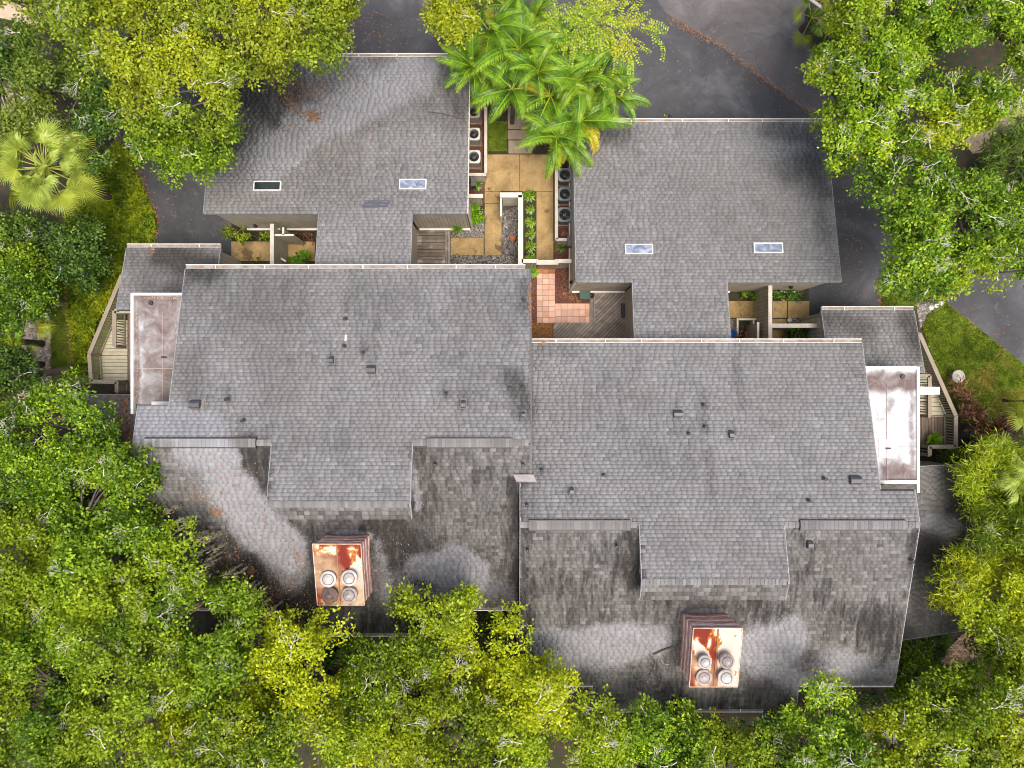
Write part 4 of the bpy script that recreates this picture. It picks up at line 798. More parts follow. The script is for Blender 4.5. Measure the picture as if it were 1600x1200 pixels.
        rg.build('rim', MAT['flue_rim'], f)  # dark ring coloured in as the shadow at the cap's step
MAT['rust_edge'] = M('rusty_seam', (.34, .16, .07), (.16, .06, .03), 4, .8); MAT['lap_pale'] = M('pale_peeling_lap', (.8, .68, .58), (.45, .25, .19), 2.5, .7); MAT['lap_dark'] = M('dark_rusty_lap', (.5, .24, .19), (.24, .09, .08), 3, .8)
MAT['flue_rim'] = M('painted_rim_shade', (.16, .13, .115), (.07, .055, .05), 6, .7); MAT['flue_white'] = M('pale_flue_metal', (.6, .57, .54), (.34, .3, .28), 5, .45); MAT['flue_brown'] = M('brown_flue_metal', (.17, .1, .08), (.06, .04, .035), 6, .5, spots=((.4, .2, .1), 8, .62)); MAT['flue_grey'] = M('grey_flue_metal', (.42, .37, .34), (.2, .17, .155), 6, .5)
chimney(TA, -8.46, -6.5, -9.62, -6.88, 8.8, 8.1, pA_s,
        [(500, 870, 520, 885, 12, 14, 1), (540, 850, 550, 870, 8, 10, .9), (492, 880, 500, 930, 3, 6, 1), (564, 855, 566, 870, 3, 4, 1), (535, 870, 545, 878, 6, 6, .8), (495, 856, 500, 864, 5, 4, -1), (508, 862, 520, 862, 5, 4, -1), (548, 858, 560, 880, 5, 5, -1), (555, 880, 565, 930, 4, 6, -.8)],
        [(505, 895, 560, 940, 16, 22, .9)], [(512, 906, .35, 'white', .32), (544.5, 904.5, .35, 'white', .45), (514, 932, .36, 'brown', .45), (544.5, 931.5, .35, 'grey', .45)], 'chimney whose rusty orange cap carries two white, one brown and one grey flue')
chimney(TB, 7.78, 9.78, -13.15, -10.45, 8.85, 8.2, pB_s,
        [(1085, 986, 1115, 1000, 12, 10, 1), (1100, 1000, 1110, 1010, 5, 8, .9), (1078, 1010, 1078, 1070, 4, 5, 1), (1119, 985, 1116, 1070, 2, 5, .9), (1148, 994, 1148, 994, 2, 2, 1), (1150, 1045, 1150, 1055, 1, 4, 1), (1088, 1000, 1095, 1020, 4, 4, -1), (1112, 992, 1108, 1012, 2, 3, -1), (1135, 990, 1145, 1060, 16, 8, -1), (1095, 1015, 1105, 1030, 5, 6, -1)],
        [(1090, 1040, 1110, 1065, 10, 14, .75), (1125, 1040, 1130, 1065, 6, 14, .5)], [(1103, 1037, .29, 'white', .6), (1138, 1036, .32, 'grey', .65), (1101, 1060, .35, 'grey', .3), (1136, 1061, .35, 'white', .5)], 'chimney whose cap is rusty on the left and cream on the right, with four pale flues')

# ------------------------------------------------------------------ garden walls, enclosures
def gwall(name, label, segs, ht=1.9, t=.14, cap=.2, capmat='cap', mat='siding', cat='garden wall'):
    root = thing(name, label, cat)
    for (x0, y0, x1, y1) in segs:
        wall(root, x0, y0, x1, y1, 0, ht, ht, t, MAT[mat], 'wall_panel'); d = Vector((x1 - x0, y1 - y0, 0)).normalized() * (cap / 2 - .001)
        MB().beam((x0 - d.x, y0 - d.y, ht + .06), (x1 + d.x, y1 + d.y, ht + .06), cap, .056).build('wall_cap', MAT[capmat], root)
    return root
def q(px, py, z): a = W(px, py, z); return a[0], a[1]
def seg(p0, p1, z): return (*q(*p0, z), *q(*p1, z))
gwall('garden_wall', 'white U shaped wall around the gravel bed', [seg((785, 305), (812, 305), 1.9), seg((813.5, 309), (813.5, 412), 1.9)], 1.9, cap=.26, capmat='trim', mat='trim')
gwall('garden_wall', 'short cream wall stub beside the yellow walkway', [seg((783, 310), (783, 337), 1.6)], 1.6, .1, .1, 'trim', 'trim')
gwall('garden_wall', 'cream wall closing the terracotta patio to the north', [seg((818, 408), (838, 408), 1.9), seg((870, 408), (890, 408), 1.9)], 1.9, cap=.2, capmat='trim')
gt = gwall('garden_gate', 'tan gate across the yellow walkway above the terracotta patio', [seg((842, 410), (868.5, 410), 2.0)], 2.0, .08, .26, 'cap', 'concrete', 'gate')
gwall('garden_wall', 'cream wall stub between garage corner and yellow walkway', [seg((734, 306.5), (752, 306.5), 1.7)], 1.7, cap=.2, capmat='trim')
gwall('garden_wall', 'long narrow privacy wall dividing the left courtyard', [seg((425.5, 353), (425.5, 415), 2.4)], 2.4, .12, .2)
gwall('garden_wall', 'short privacy wall crossing the left courtyard', [seg((431, 367.5), (458, 367.5), 2.2), seg((443, 357), (443, 366), 2.2)], 2.2, .1, .1, 'trim')
gwall('garden_wall', 'tall privacy wall dividing the right courtyard', [seg((1203, 446), (1203, 535), 2.4)], 2.4, .12, .2)
gwall('garden_wall', 'low privacy wall between courtyard planting and brick corner', [seg((1208, 509), (1278, 509), 2.3)], 2.3, .12, .22)
gwall('garden_wall', 'olive screen panel beside the planted box in the right courtyard', [(*q(1184, 505, 1.6), *q(1184, 535, 1.6))], 1.6, .1, .12, 'trim')
gwall('equipment_fence', 'tan fence around the white and beige air conditioners', [seg((759, 170), (759, 269), 1.2), seg((734, 273), (757.5, 273), 1.2)], 1.2, .08, .16, 'cap', 'cap', 'fence')
gwall('equipment_fence', 'tan fence around the grey green air conditioners', [seg((869.5, 262), (869.5, 372), 1.2), seg((871.5, 374.5), (890, 374.5), 1.2)], 1.2, .08, .16, 'cap', 'cap', 'fence')
gwall('stair_wall', 'slanted beige knee wall in the left courtyard', [seg((433, 400), (446, 408), 1.2)], 1.2, .1, .1, 'trim')

def ac(px, py, body, top, label, s=.36, h_=.9, rnd=.06):
    x, y, _ = W(px, py, h_); root = thing('air_conditioner', label, 'air conditioner', (x, y, 0), 0, 'outdoor air conditioning units')
    n = 32; mb = MB(); r = s * .74
    def sq(a, S_):
        c, sn = math.cos(a), math.sin(a); p = 6.0; k = (abs(c) ** p + abs(sn) ** p) ** (-1 / p); return (S_ * c * k, S_ * sn * k)
    A = [2 * math.pi * i / n for i in range(n)]
    vs = []
    for a in A: vs.append((*sq(a, s * .93), .05))
    for a in A: vs.append((*sq(a, s * .93), h_ - .12))
    mb.add(vs, [(i, (i + 1) % n, n + (i + 1) % n, n + i) for i in range(n)]); mb.build('cabinet', body, root)
    vs = [(*sq(a, s), h_ - .12) for a in A] + [(*sq(a, s), h_ - .02) for a in A] + [(*sq(a, s * .95), h_) for a in A] + [(r * 1.04 * math.cos(a), r * 1.04 * math.sin(a), h_) for a in A] + [(r * math.cos(a), r * math.sin(a), h_ - .03) for a in A] + [(r * math.cos(a), r * math.sin(a), h_ - .3) for a in A]
    MB().add(vs, [(j * n + i, j * n + (i + 1) % n, (j + 1) * n + (i + 1) % n, (j + 1) * n + i) for j in range(5) for i in range(n)]).build('top_shroud', top, root)
    MB().cyl((0, 0), r, r, h_ - .31, h_ - .3, 24).build('fan_well', MAT['black'], root)
    mb = MB()
    for k in range(5):
        a = k * 2 * math.pi / 5 + .3; b = a + .75; mb.add([(.06 * math.cos(a), .06 * math.sin(a), h_ - .17), (r * .9 * math.cos(a), r * .9 * math.sin(a), h_ - .2), (r * .9 * math.cos(b), r * .9 * math.sin(b), h_ - .11), (.06 * math.cos(b), .06 * math.sin(b), h_ - .13)], [(0, 1, 2, 3)])
    mb.build('fan_blades', MAT['dark_steel'], root); MB().cyl((0, 0), .09, .08, h_ - .2, h_ - .08, 14).build('fan_motor', MAT['steel'], root)
    mb = MB()
    for rr_ in (.25, .5, .75, .98):
        mb.tube([(r * rr_ * math.cos(a), r * rr_ * math.sin(a), h_ + .01) for a in A + [0]], .005, 3)
    for k in range(8): a = k * math.pi / 8; mb.tube([(-r * math.cos(a), -r * math.sin(a), h_ + .015), (r * math.cos(a), r * math.sin(a), h_ + .015)], .005, 3)
    mb.build('fan_guard', MAT['dark_steel'], root); MB().box(-s - .04, s + .04, -s - .04, s + .04, 0.01, .05).build('pad', MAT['concrete'], root)
ac(740.5, 209, MAT['ac_tan'], MAT['ac_white'], 'white topped air conditioner, middle of the three by the left garage', .34)
ac(740.5, 244.5, MAT['ac_tan'], MAT['ac_white'], 'white topped air conditioner nearest the yellow walkway by the left garage', .36)
ac(740.5, 174, MAT['ac_tan'], MAT['ac_tan'], 'beige air conditioner half hidden under palm fronds', .34)
ac(882.5, 335, MAT['ac_green'], MAT['ac_green'], 'grey green air conditioner, lowest of three by the right garage', .4)
ac(882.5, 303, MAT['ac_green'], MAT['ac_green'], 'grey green air conditioner, middle of three by the right garage', .37)
ac(882.5, 273, MAT['ac_green'], MAT['steel'], 'pale grey air conditioner touched by palm fronds at the right garage', .37)

# ------------------------------------------------------------------ decks
def boards(root, polys, ang, wpx, mat, z, name='plank', gap=.12, th=.05):
    """planks clipped to convex picture-plan polygons, running at ang degrees"""
    ca, sa = math.cos(math.radians(ang)), math.sin(math.radians(ang))
    for poly in polys:
        P = [q(x, y, z) for x, y in poly]; us = [x * ca + y * sa for x, y in P]; vs = [-x * sa + y * ca for x, y in P]; wd = wpx * (H - z) / F
        k = math.floor(min(vs) / wd)
        while k * wd < max(vs):
            v0, v1 = k * wd, k * wd + wd * (1 - gap); k += 1
            rect = [(u * ca - v * sa, u * sa + v * ca) for u, v in ((min(us) - 1, v0), (max(us) + 1, v0), (max(us) + 1, v1), (min(us) - 1, v1))]
            c = clip_conv(rect, P)
            if len(c) < 3: continue
            n = len(c); zz = z + random.uniform(-.004, .004); MB().add([(a, b, zz) for a, b in c] + [(a, b, zz - th) for a, b in c], [tuple(range(n))] + [(i, n + i, n + (i + 1) % n, (i + 1) % n) for i in range(n)]).build(name, mat, root)
dk = thing('wooden_deck', 'small dark plank deck beside the short yellow slab by the left garage', 'deck'); boards(dk, [[(650, 359), (695, 359), (695, 420), (650, 420)]], 0, 5.4, MAT['deck_dark'], .25); boards(dk, [[(695.6, 359), (704, 359), (704, 420), (695.6, 420)]], 90, 4.2, MAT['deck_grey'], .14)
dk = thing('wooden_deck', 'weathered grey deck of diagonal planks next to terracotta pavers', 'deck'); boards(dk, [[(865, 504), (926, 504), (926, 545), (865, 545)], [(930.2, 455), (980, 455), (980, 504), (930.2, 504)], [(926.2, 504), (980, 504), (980, 545), (926.2, 545)]], 45, 4.6, MAT['deck_grey'], .2)
boards(dk, [[(921.5, 458), (930, 458), (930, 503.6), (921.5, 503.6)]], 90, 4.1, MAT['deck_grey'], .12)
dk = thing('wooden_deck', 'narrow pale diagonal deck left of the planted box in the right courtyard', 'deck'); boards(dk, [[(1139, 498), (1152, 498), (1152, 540), (1139, 540)]], -45, 5, MAT['deck_grey'], .15)
gwall('planter_box', 'square wooden planter box in the right courtyard', [seg((1152, 499), (1152, 535), .5), seg((1154, 499), (1180, 499), .5), seg((1177, 501), (1177, 535), .5)], .5, .06, .1, 'trim', 'trim', 'planter')
def railing(root, pts, zf, zt, sp=.135, inner=None, cap_w=.2):
    for a, b in zip(pts[:-1], pts[1:]):
        A = Vector((a[0], a[1], 0)); B = Vector((b[0], b[1], 0)); d = B - A; Ln = d.length; d.normalize()
        MB().beam((A.x, A.y, zt), (B.x, B.y, zt), cap_w, .05).build('rail_cap', MAT['rail'], root)
        MB().beam((A.x, A.y, zt - .055), (B.x, B.y, zt - .055), .05, .14).build('rail', MAT['rail_light'], root)
        MB().beam((A.x, A.y, zf + .14), (B.x, B.y, zf + .14), .05, .09).build('rail', MAT['rail_light'], root)
        n = int(Ln / sp)
        for i in range(n):
            c = A + d * (i + .5) * Ln / n; MB().box(c.x - .024, c.x + .024, c.y - .024, c.y + .024, zf + .145, zt - .2).build('baluster', MAT['rail_light'], root)
    for a in pts: MB().box(a[0] - .06, a[0] + .06, a[1] - .06, a[1] + .06, 0, zt - .052).build('post', MAT['rail'], root)
ZF, ZT = 1.3, 2.35
def Q2(l, z): return [q(x, y, z) for x, y in l]
D1 = thing('wooden_deck', 'left angled wooden deck with taupe railing and cream planks', 'deck')
railing(D1, Q2([(190, 430), (139, 553), (142, 596), (182, 597), (182, 613)], ZT), ZF, ZT)
railing(D1, Q2([(209, 486), (178.5, 486), (178.5, 541)], ZT), ZF, ZT, cap_w=.22)
boards(D1, [[(158.5, 596), (158.5, 548), (182, 500), (199, 500), (199, 594)]], 0, 5.6, MAT['deck_cream'], ZF)
boards(D1, [[(199.5, 486), (214, 486), (214, 611), (199.5, 611)]], 90, 5, MAT['deck_brown'], ZF)
boards(D1, [[(186, 597), (199, 597), (199, 611), (186, 611)]], 0, 5, MAT['deck_brown'], ZF - .08)
D2 = thing('wooden_deck', 'right angled wooden deck with taupe railing and potted plant', 'deck')
railing(D2, Q2([(1437, 521), (1494, 650), (1494, 698), (1453, 698), (1453, 712)], ZT), ZF, ZT)
railing(D2, Q2([(1433, 587), (1453, 587), (1453, 651)], ZT), ZF, ZT, cap_w=.18)
boards(D2, [[(1432, 652), (1473, 652), (1473, 696), (1432, 696)]], 90, 5, MAT['deck_brown'], ZF)
boards(D2, [[(1452, 600), (1462, 612), (1478, 645), (1478, 651), (1452, 651)]], 0, 7, MAT['deck_cream'], ZF + .1)
boards(D2, [[(1430, 590), (1451, 590), (1451, 651), (1430, 651)]], 0, 7, MAT['deck_cream'], ZF - .3)
bm_ = MB().box(19.35, 20.42, -.5, -.14, 5.2, 5.42).build('white_beam', MAT['white']); tag(bm_, 'short white box beam sticking out over the right deck railing', 'beam')
a = q(178, 484, 3.2)
fl_ = MB().box(a[0], -17.96, a[1] - .15, a[1] + .12, 2.6, 3.0).build('deck_beam', MAT['rail_light']); tag(fl_, 'taupe beam spanning from left deck rail to the metal roofed bay', 'beam')

# ------------------------------------------------------------------ small things
def pot(px, py, z, r, h_, mat, label, plant=None, pr=.35, dens=90, lw=.05, yel=0):
    x, y, _ = W(px, py, z + h_); root = thing('potted_plant' if plant else 'flower_pot', label, 'potted plant' if plant else 'pot', (x, y, z))
    MB().lathe((0, 0, 0), [(.001, 0), (r * .7, 0), (r, h_), (r * .88, h_), (r * .82, h_ * .8), (.001, h_ * .8)], 18).build('pot', mat, root)
    if plant:
        C, U, Nn, ln = [], [], [], []
        th = rng.uniform(0, 6.28, dens); el = rng.uniform(.15, 1.2, dens); U = np.column_stack([np.cos(th) * np.cos(el), np.sin(th) * np.cos(el), np.sin(el)]); l = rng.uniform(.5, 1, dens) * pr
        C = U * l[:, None] * .6 + np.array([0, 0, h_ * .9]); Nn = np.column_stack([-np.cos(th) * np.sin(el), -np.sin(th) * np.sin(el), np.cos(el)])
        obj('foliage', leaves_mesh('foliage', C, U, Nn, l, np.full(dens, lw), rng.random(dens), np.full(dens, yel)), MAT[plant], root)
    return root
pot(801, 371.5, 0, .17, .3, MAT['terracotta'], 'empty terracotta pot on the gravel inside the U shaped wall')
pot(716, 357, .35, .13, .3, MAT['terracotta'], 'orange flowering pot hanging low by the left garage wall', 'leaf_palm', .5, 120, .03)
pot(1459, 686, ZF, .24, .38, MAT['ceramic'], 'white pot with spiky bright green plant on the right deck', 'leaf_lime', .5, 130, .07)
pot(1234, 500, .02, .13, .22, MAT['ceramic'], 'small round white pot on dark gravel in the right courtyard')
bb = thing('birdbath', 'round pale stone birdbath on the right hand lawn', 'birdbath', W(1497, 588, .6)[:2] + (0,))
MB().lathe((0, 0, 0), [(.001, 0), (.26, 0), (.24, .08), (.1, .14), (.09, .5), (.28, .56), (.36, .64), (.33, .65), (.2, .6), (.08, .6), (.07, .66), (.001, .67)], 24).build('basin', MAT['stone'], bb)
tag(MB().lathe((*q(1485, 587, 0), .01), [(.16, 0), (.17, .08), (.1, .13), (.001, .14)], 14).build('garden_stone', MAT['stone']), 'small round grey stone just left of the birdbath', 'stone')
for i, (x, y, r) in enumerate(((1453.5, 481, .15), (1462, 477.5, .14), (1470, 474, .14))):
    o = MB().lathe((*q(x, y, 0), .012), [(r, 0), (r, .07), (r * .9, .1), (r * .5, .095), (.001, .1)], 20).build('stepping_stone', MAT['ceramic'])
    tag(o, ('round white stepping stone nearest the low shingle roof', 'middle one of three round white stepping stones', 'round white stepping stone at the tip of the lawn')[i], 'stepping stone', 'round white stepping stones')
lp = thing('lamp_post', 'black lamp post rising by the right hand shrubs', 'lamp post', q(1566, 626, 0) + (0,)); MB().cyl((0, 0), .07, .06, 0, 3.2, 10).build('pole', MAT['black'], lp); MB().cyl((0, 0), .12, .09, 0, .3, 10).build('base', MAT['black'], lp)
MB().lathe((0, 0, 3.2), [(.08, 0), (.18, .1), (.2, .35), (.1, .45), (.001, .55)], 12).build('lantern', MAT['black'], lp)
tb = thing('rubbish_bin', 'blue plastic tub beside the pale deck in the right courtyard', 'tub', q(1144, 522, .5) + (0.15,)); MB().lathe((0, 0, 0), [(.001, 0), (.2, 0), (.24, .5), (.21, .5), (.18, .1), (.001, .1)], 16).build('tub', MAT['blue'], tb)
gb = thing('storage_box', 'dark green plastic box on the red mulch bed', 'box', q(914, 460, .4) + (0,)); MB().box(-.27, .27, -.25, .25, .02, .42).build('box_body', MAT['green_plastic'], gb); MB().box(-.3, .3, -.28, .28, .425, .47).build('lid', MAT['green_plastic'], gb)
ur = tag(MB().lathe((*q(925, 461, .5), 0), [(.001, .1), (.12, .1), (.16, .35), (.12, .5), (.09, .5), (.09, .3), (.001, .3)], 16).build('black_urn', MAT['black']), 'small black urn at the head of the deck step', 'urn')
mt_ = tag(MB().box(*[v for v in (q(970, 0, .2)[0], q(977.5, 0, .2)[0])], q(0, 497, .2)[1], q(0, 474, .2)[1], .205, .24).build('door_mat', MAT['dark_steel']), 'dark door mat on the diagonal planks', 'mat')
for px, py, z, T, in ((399, 353, 2.3, TA), (892, 441, 2.2, TB), (1236, 449, 2.2, TB)):
    x, y = q(px, py, z); MB().lathe((x, y, z - .1), [(.001, 0), (.08, 0), (.09, .18), (.05, .24), (.001, .26)], 10).build('wall_lamp', MAT['black'], T)
x, y = q(735.5, 288, 1.4); MB().box(-2.2, -1.95, 10.6, 11.1, .9, 1.5).build('meter_box', MAT['vent'], TA)
MB().box(2.95, 3.2, 7.35, 7.9, 1.1, 1.7).build('meter_box', MAT['vent'], TB)
(x, y, z), p = surf(186, 676)
tp = npmesh('blue_tarp', [(x - .15 + .3 * i / 4 + random.uniform(-.06, .06), y - .25 + .5 * j / 5 + random.uniform(-.05, .05), p.z(x - .15 + .3 * i / 4, 0) + .1 + random.uniform(0, .08)) for j in range(6) for i in range(5)], [(j * 5 + i, j * 5 + i + 1, j * 5 + i + 6, j * 5 + i + 5) for j in range(5) for i in range(4)])
tag(obj('blue_tarp', tp, MAT['blue']), 'crumpled scrap of blue tarp on the leaf covered low left roof', 'tarp')
sh = thing('shed', 'maroon roofed shed corner at the top edge of the picture', 'shed', q(1250, -104, 2.6) + (0,)); MB().box(-1.1, 1.1, -.9, 3, 0, 2.4).build('wall', MAT['siding'], sh); MB().box(-1.3, 1.3, -1.1, 3.2, 2.41, 2.6).build('roof', MAT['maroon'], sh)
a = W(1266, -2, 1.6); b = W(1320, 38, 1.6); fr = thing('rail_fence', 'pale wooden rail running diagonally beside the fan palms at top', 'fence'); MB().beam(a, b, .16, .06).build('rail', MAT['cap'], fr)
for u in (.05, .5, .95): MB().box(a[0] + (b[0] - a[0]) * u - .05, a[0] + (b[0] - a[0]) * u + .05, a[1] + (b[1] - a[1]) * u - .05, a[1] + (b[1] - a[1]) * u + .05, 0, 1.535).build('post', MAT['cap'], fr)
for i, (bx, by, tx, ty, hh) in enumerate(((97, 473, 48, 461, 2.6), (116, 577, 62, 584, 2.8))):
    x0, y0 = q(bx, by, 0); x1, y1 = q(tx, ty, hh); o = MB().tube([(x0, y0, -.05), ((x0 + x1) / 2, (y0 + y1) / 2, hh / 2), (x1, y1, hh)], [.24, .2, .17], 12).build('tree_stump', MAT['post_wood'])
    tag(o, ('tall cut trunk leaning by the mulch strip, upper of two', 'tall cut trunk at the foot of the narrow lawn, lower of two')[i], 'trunk', 'bare trunks by the narrow lawn')

# ------------------------------------------------------------------ vegetation
def tree(name, label, poly, ztop, zedge, mat, trunk, puffs_per=1.0, leaf=(.15, .088), per=540, yel=.15, yseed=1, rim=70, twigs=10, group=None, cat='tree', clump=.115, spread=(.55, .95), holes=0.0, layer2=.55, dark=0.0, moss=None, hole_list=()):
    """crown of many leaf clumps hung on limbs that grow from one trunk; outline poly is its plan as seen from above"""
    xs = [p[0] for p in poly]; ys = [p[1] for p in poly]; zc = (ztop + zedge) / 2; kk = (H - zc) / F
    area = abs(sum(poly[i][0] * poly[(i + 1) % len(poly)][1] - poly[(i + 1) % len(poly)][0] * poly[i][1] for i in range(len(poly)))) / 2 * kk * kk
    n = max(3, int(area / .95 * puffs_per)); cand = sample_poly(poly, n * 6); d = polydist(cand[:, 0], cand[:, 1], poly)
    wx = 1.0; keep = d > min(7, rim * .2)
    for hx, hy, hr in hole_list: keep &= np.hypot(cand[:, 0] - hx, cand[:, 1] - hy) > hr
    if holes: keep &= fbm(cand[:, 0], cand[:, 1], 90, yseed + 40, 3) > holes
    cand, d = cand[keep], d[keep]; sel = []
    for i in range(len(cand)):                          # dart throwing
        if len(sel) >= n: break
        if all((cand[i, 0] - cand[j, 0]) ** 2 + (cand[i, 1] - cand[j, 1]) ** 2 > (17 / math.sqrt(puffs_per)) ** 2 for j in sel): sel.append(i)
    P, d = cand[sel], d[sel]; m = len(P); u = np.clip(d / rim, 0, 1); z = zedge + (ztop - zedge) * np.sqrt(1 - (1 - u) ** 2) + (fbm(P[:, 0], P[:, 1], 60, yseed, 2) - .5) * 2.6 + rng.normal(0, .25, m)
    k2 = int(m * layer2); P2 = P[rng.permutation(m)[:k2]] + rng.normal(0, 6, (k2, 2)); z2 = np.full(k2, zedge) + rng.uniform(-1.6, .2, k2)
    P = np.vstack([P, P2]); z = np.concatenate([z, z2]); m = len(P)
    kz = (H - z) / F; C = np.column_stack([(P[:, 0] - 800) * kz, -(P[:, 1] - 600) * kz, z]); R = rng.uniform(*spread, m)
    root = thing(name, label, cat, (*q(trunk[0], trunk[1], 0), 0), 0, group); org = np.array([*q(trunk[0], trunk[1], 0), 0.0])
    # leaves
    nc = per // 12; CI = np.repeat(np.arange(m), nc); dr = rnd_dir(m * nc); dr[:, 2] = np.abs(dr[:, 2]) * .9 - .15
    cc = C[CI] + dr * (R[CI] * rng.uniform(.55, 1.08, m * nc))[:, None] * np.array([1, 1, .75])
    LI = np.repeat(np.arange(m * nc), 12); K = len(LI); off = rng.normal(0, clump, (K, 3)); LC = cc[LI] + off
    outw = dr[LI] + np.array([0, 0, .6]) + rng.normal(0, .45, (K, 3)); U = off / (np.linalg.norm(off, axis=1, keepdims=True) + 1e-6) + rng.normal(0, .4, (K, 3))
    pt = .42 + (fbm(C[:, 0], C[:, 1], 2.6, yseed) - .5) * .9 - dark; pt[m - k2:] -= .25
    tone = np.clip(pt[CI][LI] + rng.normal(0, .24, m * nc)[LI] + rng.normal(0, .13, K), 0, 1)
    py_ = np.clip((fbm(C[:, 0], C[:, 1], 3.2, yseed + 7) - .42) * 4 * yel * 2, 0, .8); yl = np.clip(py_[CI][LI] * rng.uniform(.2, 1.3, K) + (rng.random(K) < .03 * (yel + .3)) * .8, 0, 1)
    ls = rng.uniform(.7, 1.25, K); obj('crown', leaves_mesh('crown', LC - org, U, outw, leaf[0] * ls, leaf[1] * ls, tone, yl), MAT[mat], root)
    # trunk and limbs
    mb = MB(); base = Vector((0, 0, -.1)); cen = C.mean(0); th = min(max(1.5, zedge * .55), zedge * .6); fork = Vector(((cen[0] - org[0]) * .25, (cen[1] - org[1]) * .25, th)); tr = min(.12 + .03 * ztop, .03 + .045 * ztop)
    mb.tube([base, Vector((fork.x * .4, fork.y * .4, th * .5)), fork], [tr * 1.3, tr, tr * .85], 9)
    hubs = []
    nh = max(3, m // 14)
    for i in rng.permutation(m)[:nh]:
        h_ = Vector(C[i] - org) - Vector((0, 0, 1.0)); mid = fork.lerp(h_, .5) + Vector((random.uniform(-.4, .4), random.uniform(-.4, .4), .5)); mb.tube([fork, mid, h_], [tr * .6, tr * .4, tr * .22], 6); hubs.append(h_)
    for i in range(m):
        c = Vector(C[i] - org); h_ = min(hubs, key=lambda a: (a - c).length_squared); mb.tube([h_, h_.lerp(c, .5) + Vector((random.uniform(-.2, .2), random.uniform(-.2, .2), .15)), c - Vector((0, 0, .1))], [min(.06, tr * .35), min(.045, tr * .25), min(.03, tr * .15)], 4)
    mb.build('trunk', MAT['bark'], root)
    # pale bare twigs that break through the top of the crown
    mb = MB(); sp_ = [i for i in rng.permutation(m - k2)[:int(twigs * .85)]]
    for i in sp_:
        c = Vector(C[i] - org) + Vector((0, 0, R[i] * .45)); a0 = random.uniform(0, 6.28); dirn = Vector((math.cos(a0), math.sin(a0), .12))
        def br(p, d_, l, r, dep):
            e = p + d_ * l; mid = p.lerp(e, .5) + Vector((random.uniform(-.12, .12), random.uniform(-.12, .12), random.uniform(0, .08))) * l; mb.tube([p, mid, e], [r, r * .8, r * .55], 4)
            if dep > 0:
                for s_ in random.choice(((-1, 1), (-1, 1, .2), (-.7, .9))):
                    aa = s_ * random.uniform(.25, .6); dd = Vector((d_.x * math.cos(aa) - d_.y * math.sin(aa), d_.x * math.sin(aa) + d_.y * math.cos(aa), d_.z + random.uniform(-.1, .2))).normalized(); br(e, dd, l * random.uniform(.6, .85), r * .62, dep - 1)
        br(c - dirn * .5, dirn.normalized(), random.uniform(.22, .42), .03, 4)
    mb.build('twigs', MAT['twig'], root, kind='stuff') if twigs else None
    if moss:
        Cs = []; Us = []; Ls = []
        for (px, py, zz, cnt, ln) in moss:
            x0, y0 = q(px, py, zz); 
            for s_ in range((cnt + 1) // 2):
                sx, sy = x0 + random.uniform(-.8, .8) , y0 + random.uniform(-.6, .6); l = ln * 1.8 * random.uniform(.4, 1)
                kx = int(l / .16)
                for j in range(kx):
                    taper = 1 - j / kx
                    for r2 in range(5): Cs.append((sx + random.gauss(0, .07 * taper + .01), sy + random.gauss(0, .07 * taper + .01), zz - j * .16)); Us.append((random.gauss(0, .12), random.gauss(0, .12), -1)); Ls.append(.34)
        Cs = np.array(Cs) - org; K = len(Cs); obj('hanging_moss', leaves_mesh('hanging_moss', Cs, np.array(Us), rnd_dir(K), np.array(Ls), np.full(K, .06), rng.random(K), np.zeros(K)), MAT['moss'], root, kind='stuff')
    return root
OAK = 'oaks and figs around the houses'
tree('oak_tree', 'broad olive yellow oak over the top left garage corner', [(80, -60), (640, -70), (560, 5), (528, 55), (518, 100), (475, 138), (430, 122), (383, 138), (372, 200), (340, 205), (290, 215), (205, 205), (185, 150), (110, 90), (70, 30)], 10.5, 7.0, 'leaf_olive', (290, 60), 1.0, yel=.4, yseed=3, twigs=26, group=OAK, hole_list=((207, 52, 16),))
tree('oak_tree', 'round deep green oak crown beside the left garage roof', [(190, 180), (280, 170), (375, 185), (372, 225), (348, 262), (300, 278), (250, 283), (208, 250), (190, 215)], 8.2, 6.4, 'leaf_deep', (270, 210), 1.1, yel=.05, yseed=8, twigs=8, group=OAK, rim=50)
tree('oak_tree', 'thin grey green oak at the far upper left edge', [(-80, 30), (30, 40), (100, 70), (180, 130), (205, 190), (170, 225), (150, 260), (60, 190), (10, 230), (-60, 300)], 6.5, 5.0, 'leaf_forest', (70, 150), .95, yel=.25, yseed=11, twigs=16, group=OAK, hole_list=((5, 150, 26),), holes=.3, dark=-.12, layer2=.15)
tree('oak_tree', 'sunlit yellow green oak sprig in the top left corner', [(-60, -60), (60, -60), (110, 10), (150, 60), (95, 50), (50, 5), (-60, 5)], 8, 6, 'leaf_olive', (20, -30), 1, yel=.35, yseed=12, twigs=4, group=OAK)
tree('laurel_tree', 'dense green laurel shrub tree left of the lawn under the fan palm', [(-60, 320), (60, 350), (130, 345), (165, 370), (170, 420), (130, 455), (85, 430), (70, 400), (30, 420), (-60, 420)], 4.0, 2.6, 'leaf_forest', (120, 390), 1.2, yel=.05, yseed=14, twigs=4, group=OAK, rim=40, dark=-.12)
tree('laurel_tree', 'olive green laurel at the left edge above the river stones', [(-60, 380), (40, 380), (85, 400), (88, 440), (60, 500), (20, 520), (-60, 520)], 4.5, 3.2, 'leaf_deep', (10, 440), 1.1, yel=.2, yseed=15, twigs=8, group=OAK, rim=50, holes=.25)
tree('laurel_tree', 'dark green shrub tree at the left edge below the small palms', [(-60, 560), (20, 545), (60, 590), (62, 615), (10, 640), (-60, 640)], 3.8, 2.8, 'leaf_forest', (10, 590), 1.1, yel=.05, yseed=16, twigs=2, group=OAK, rim=40)
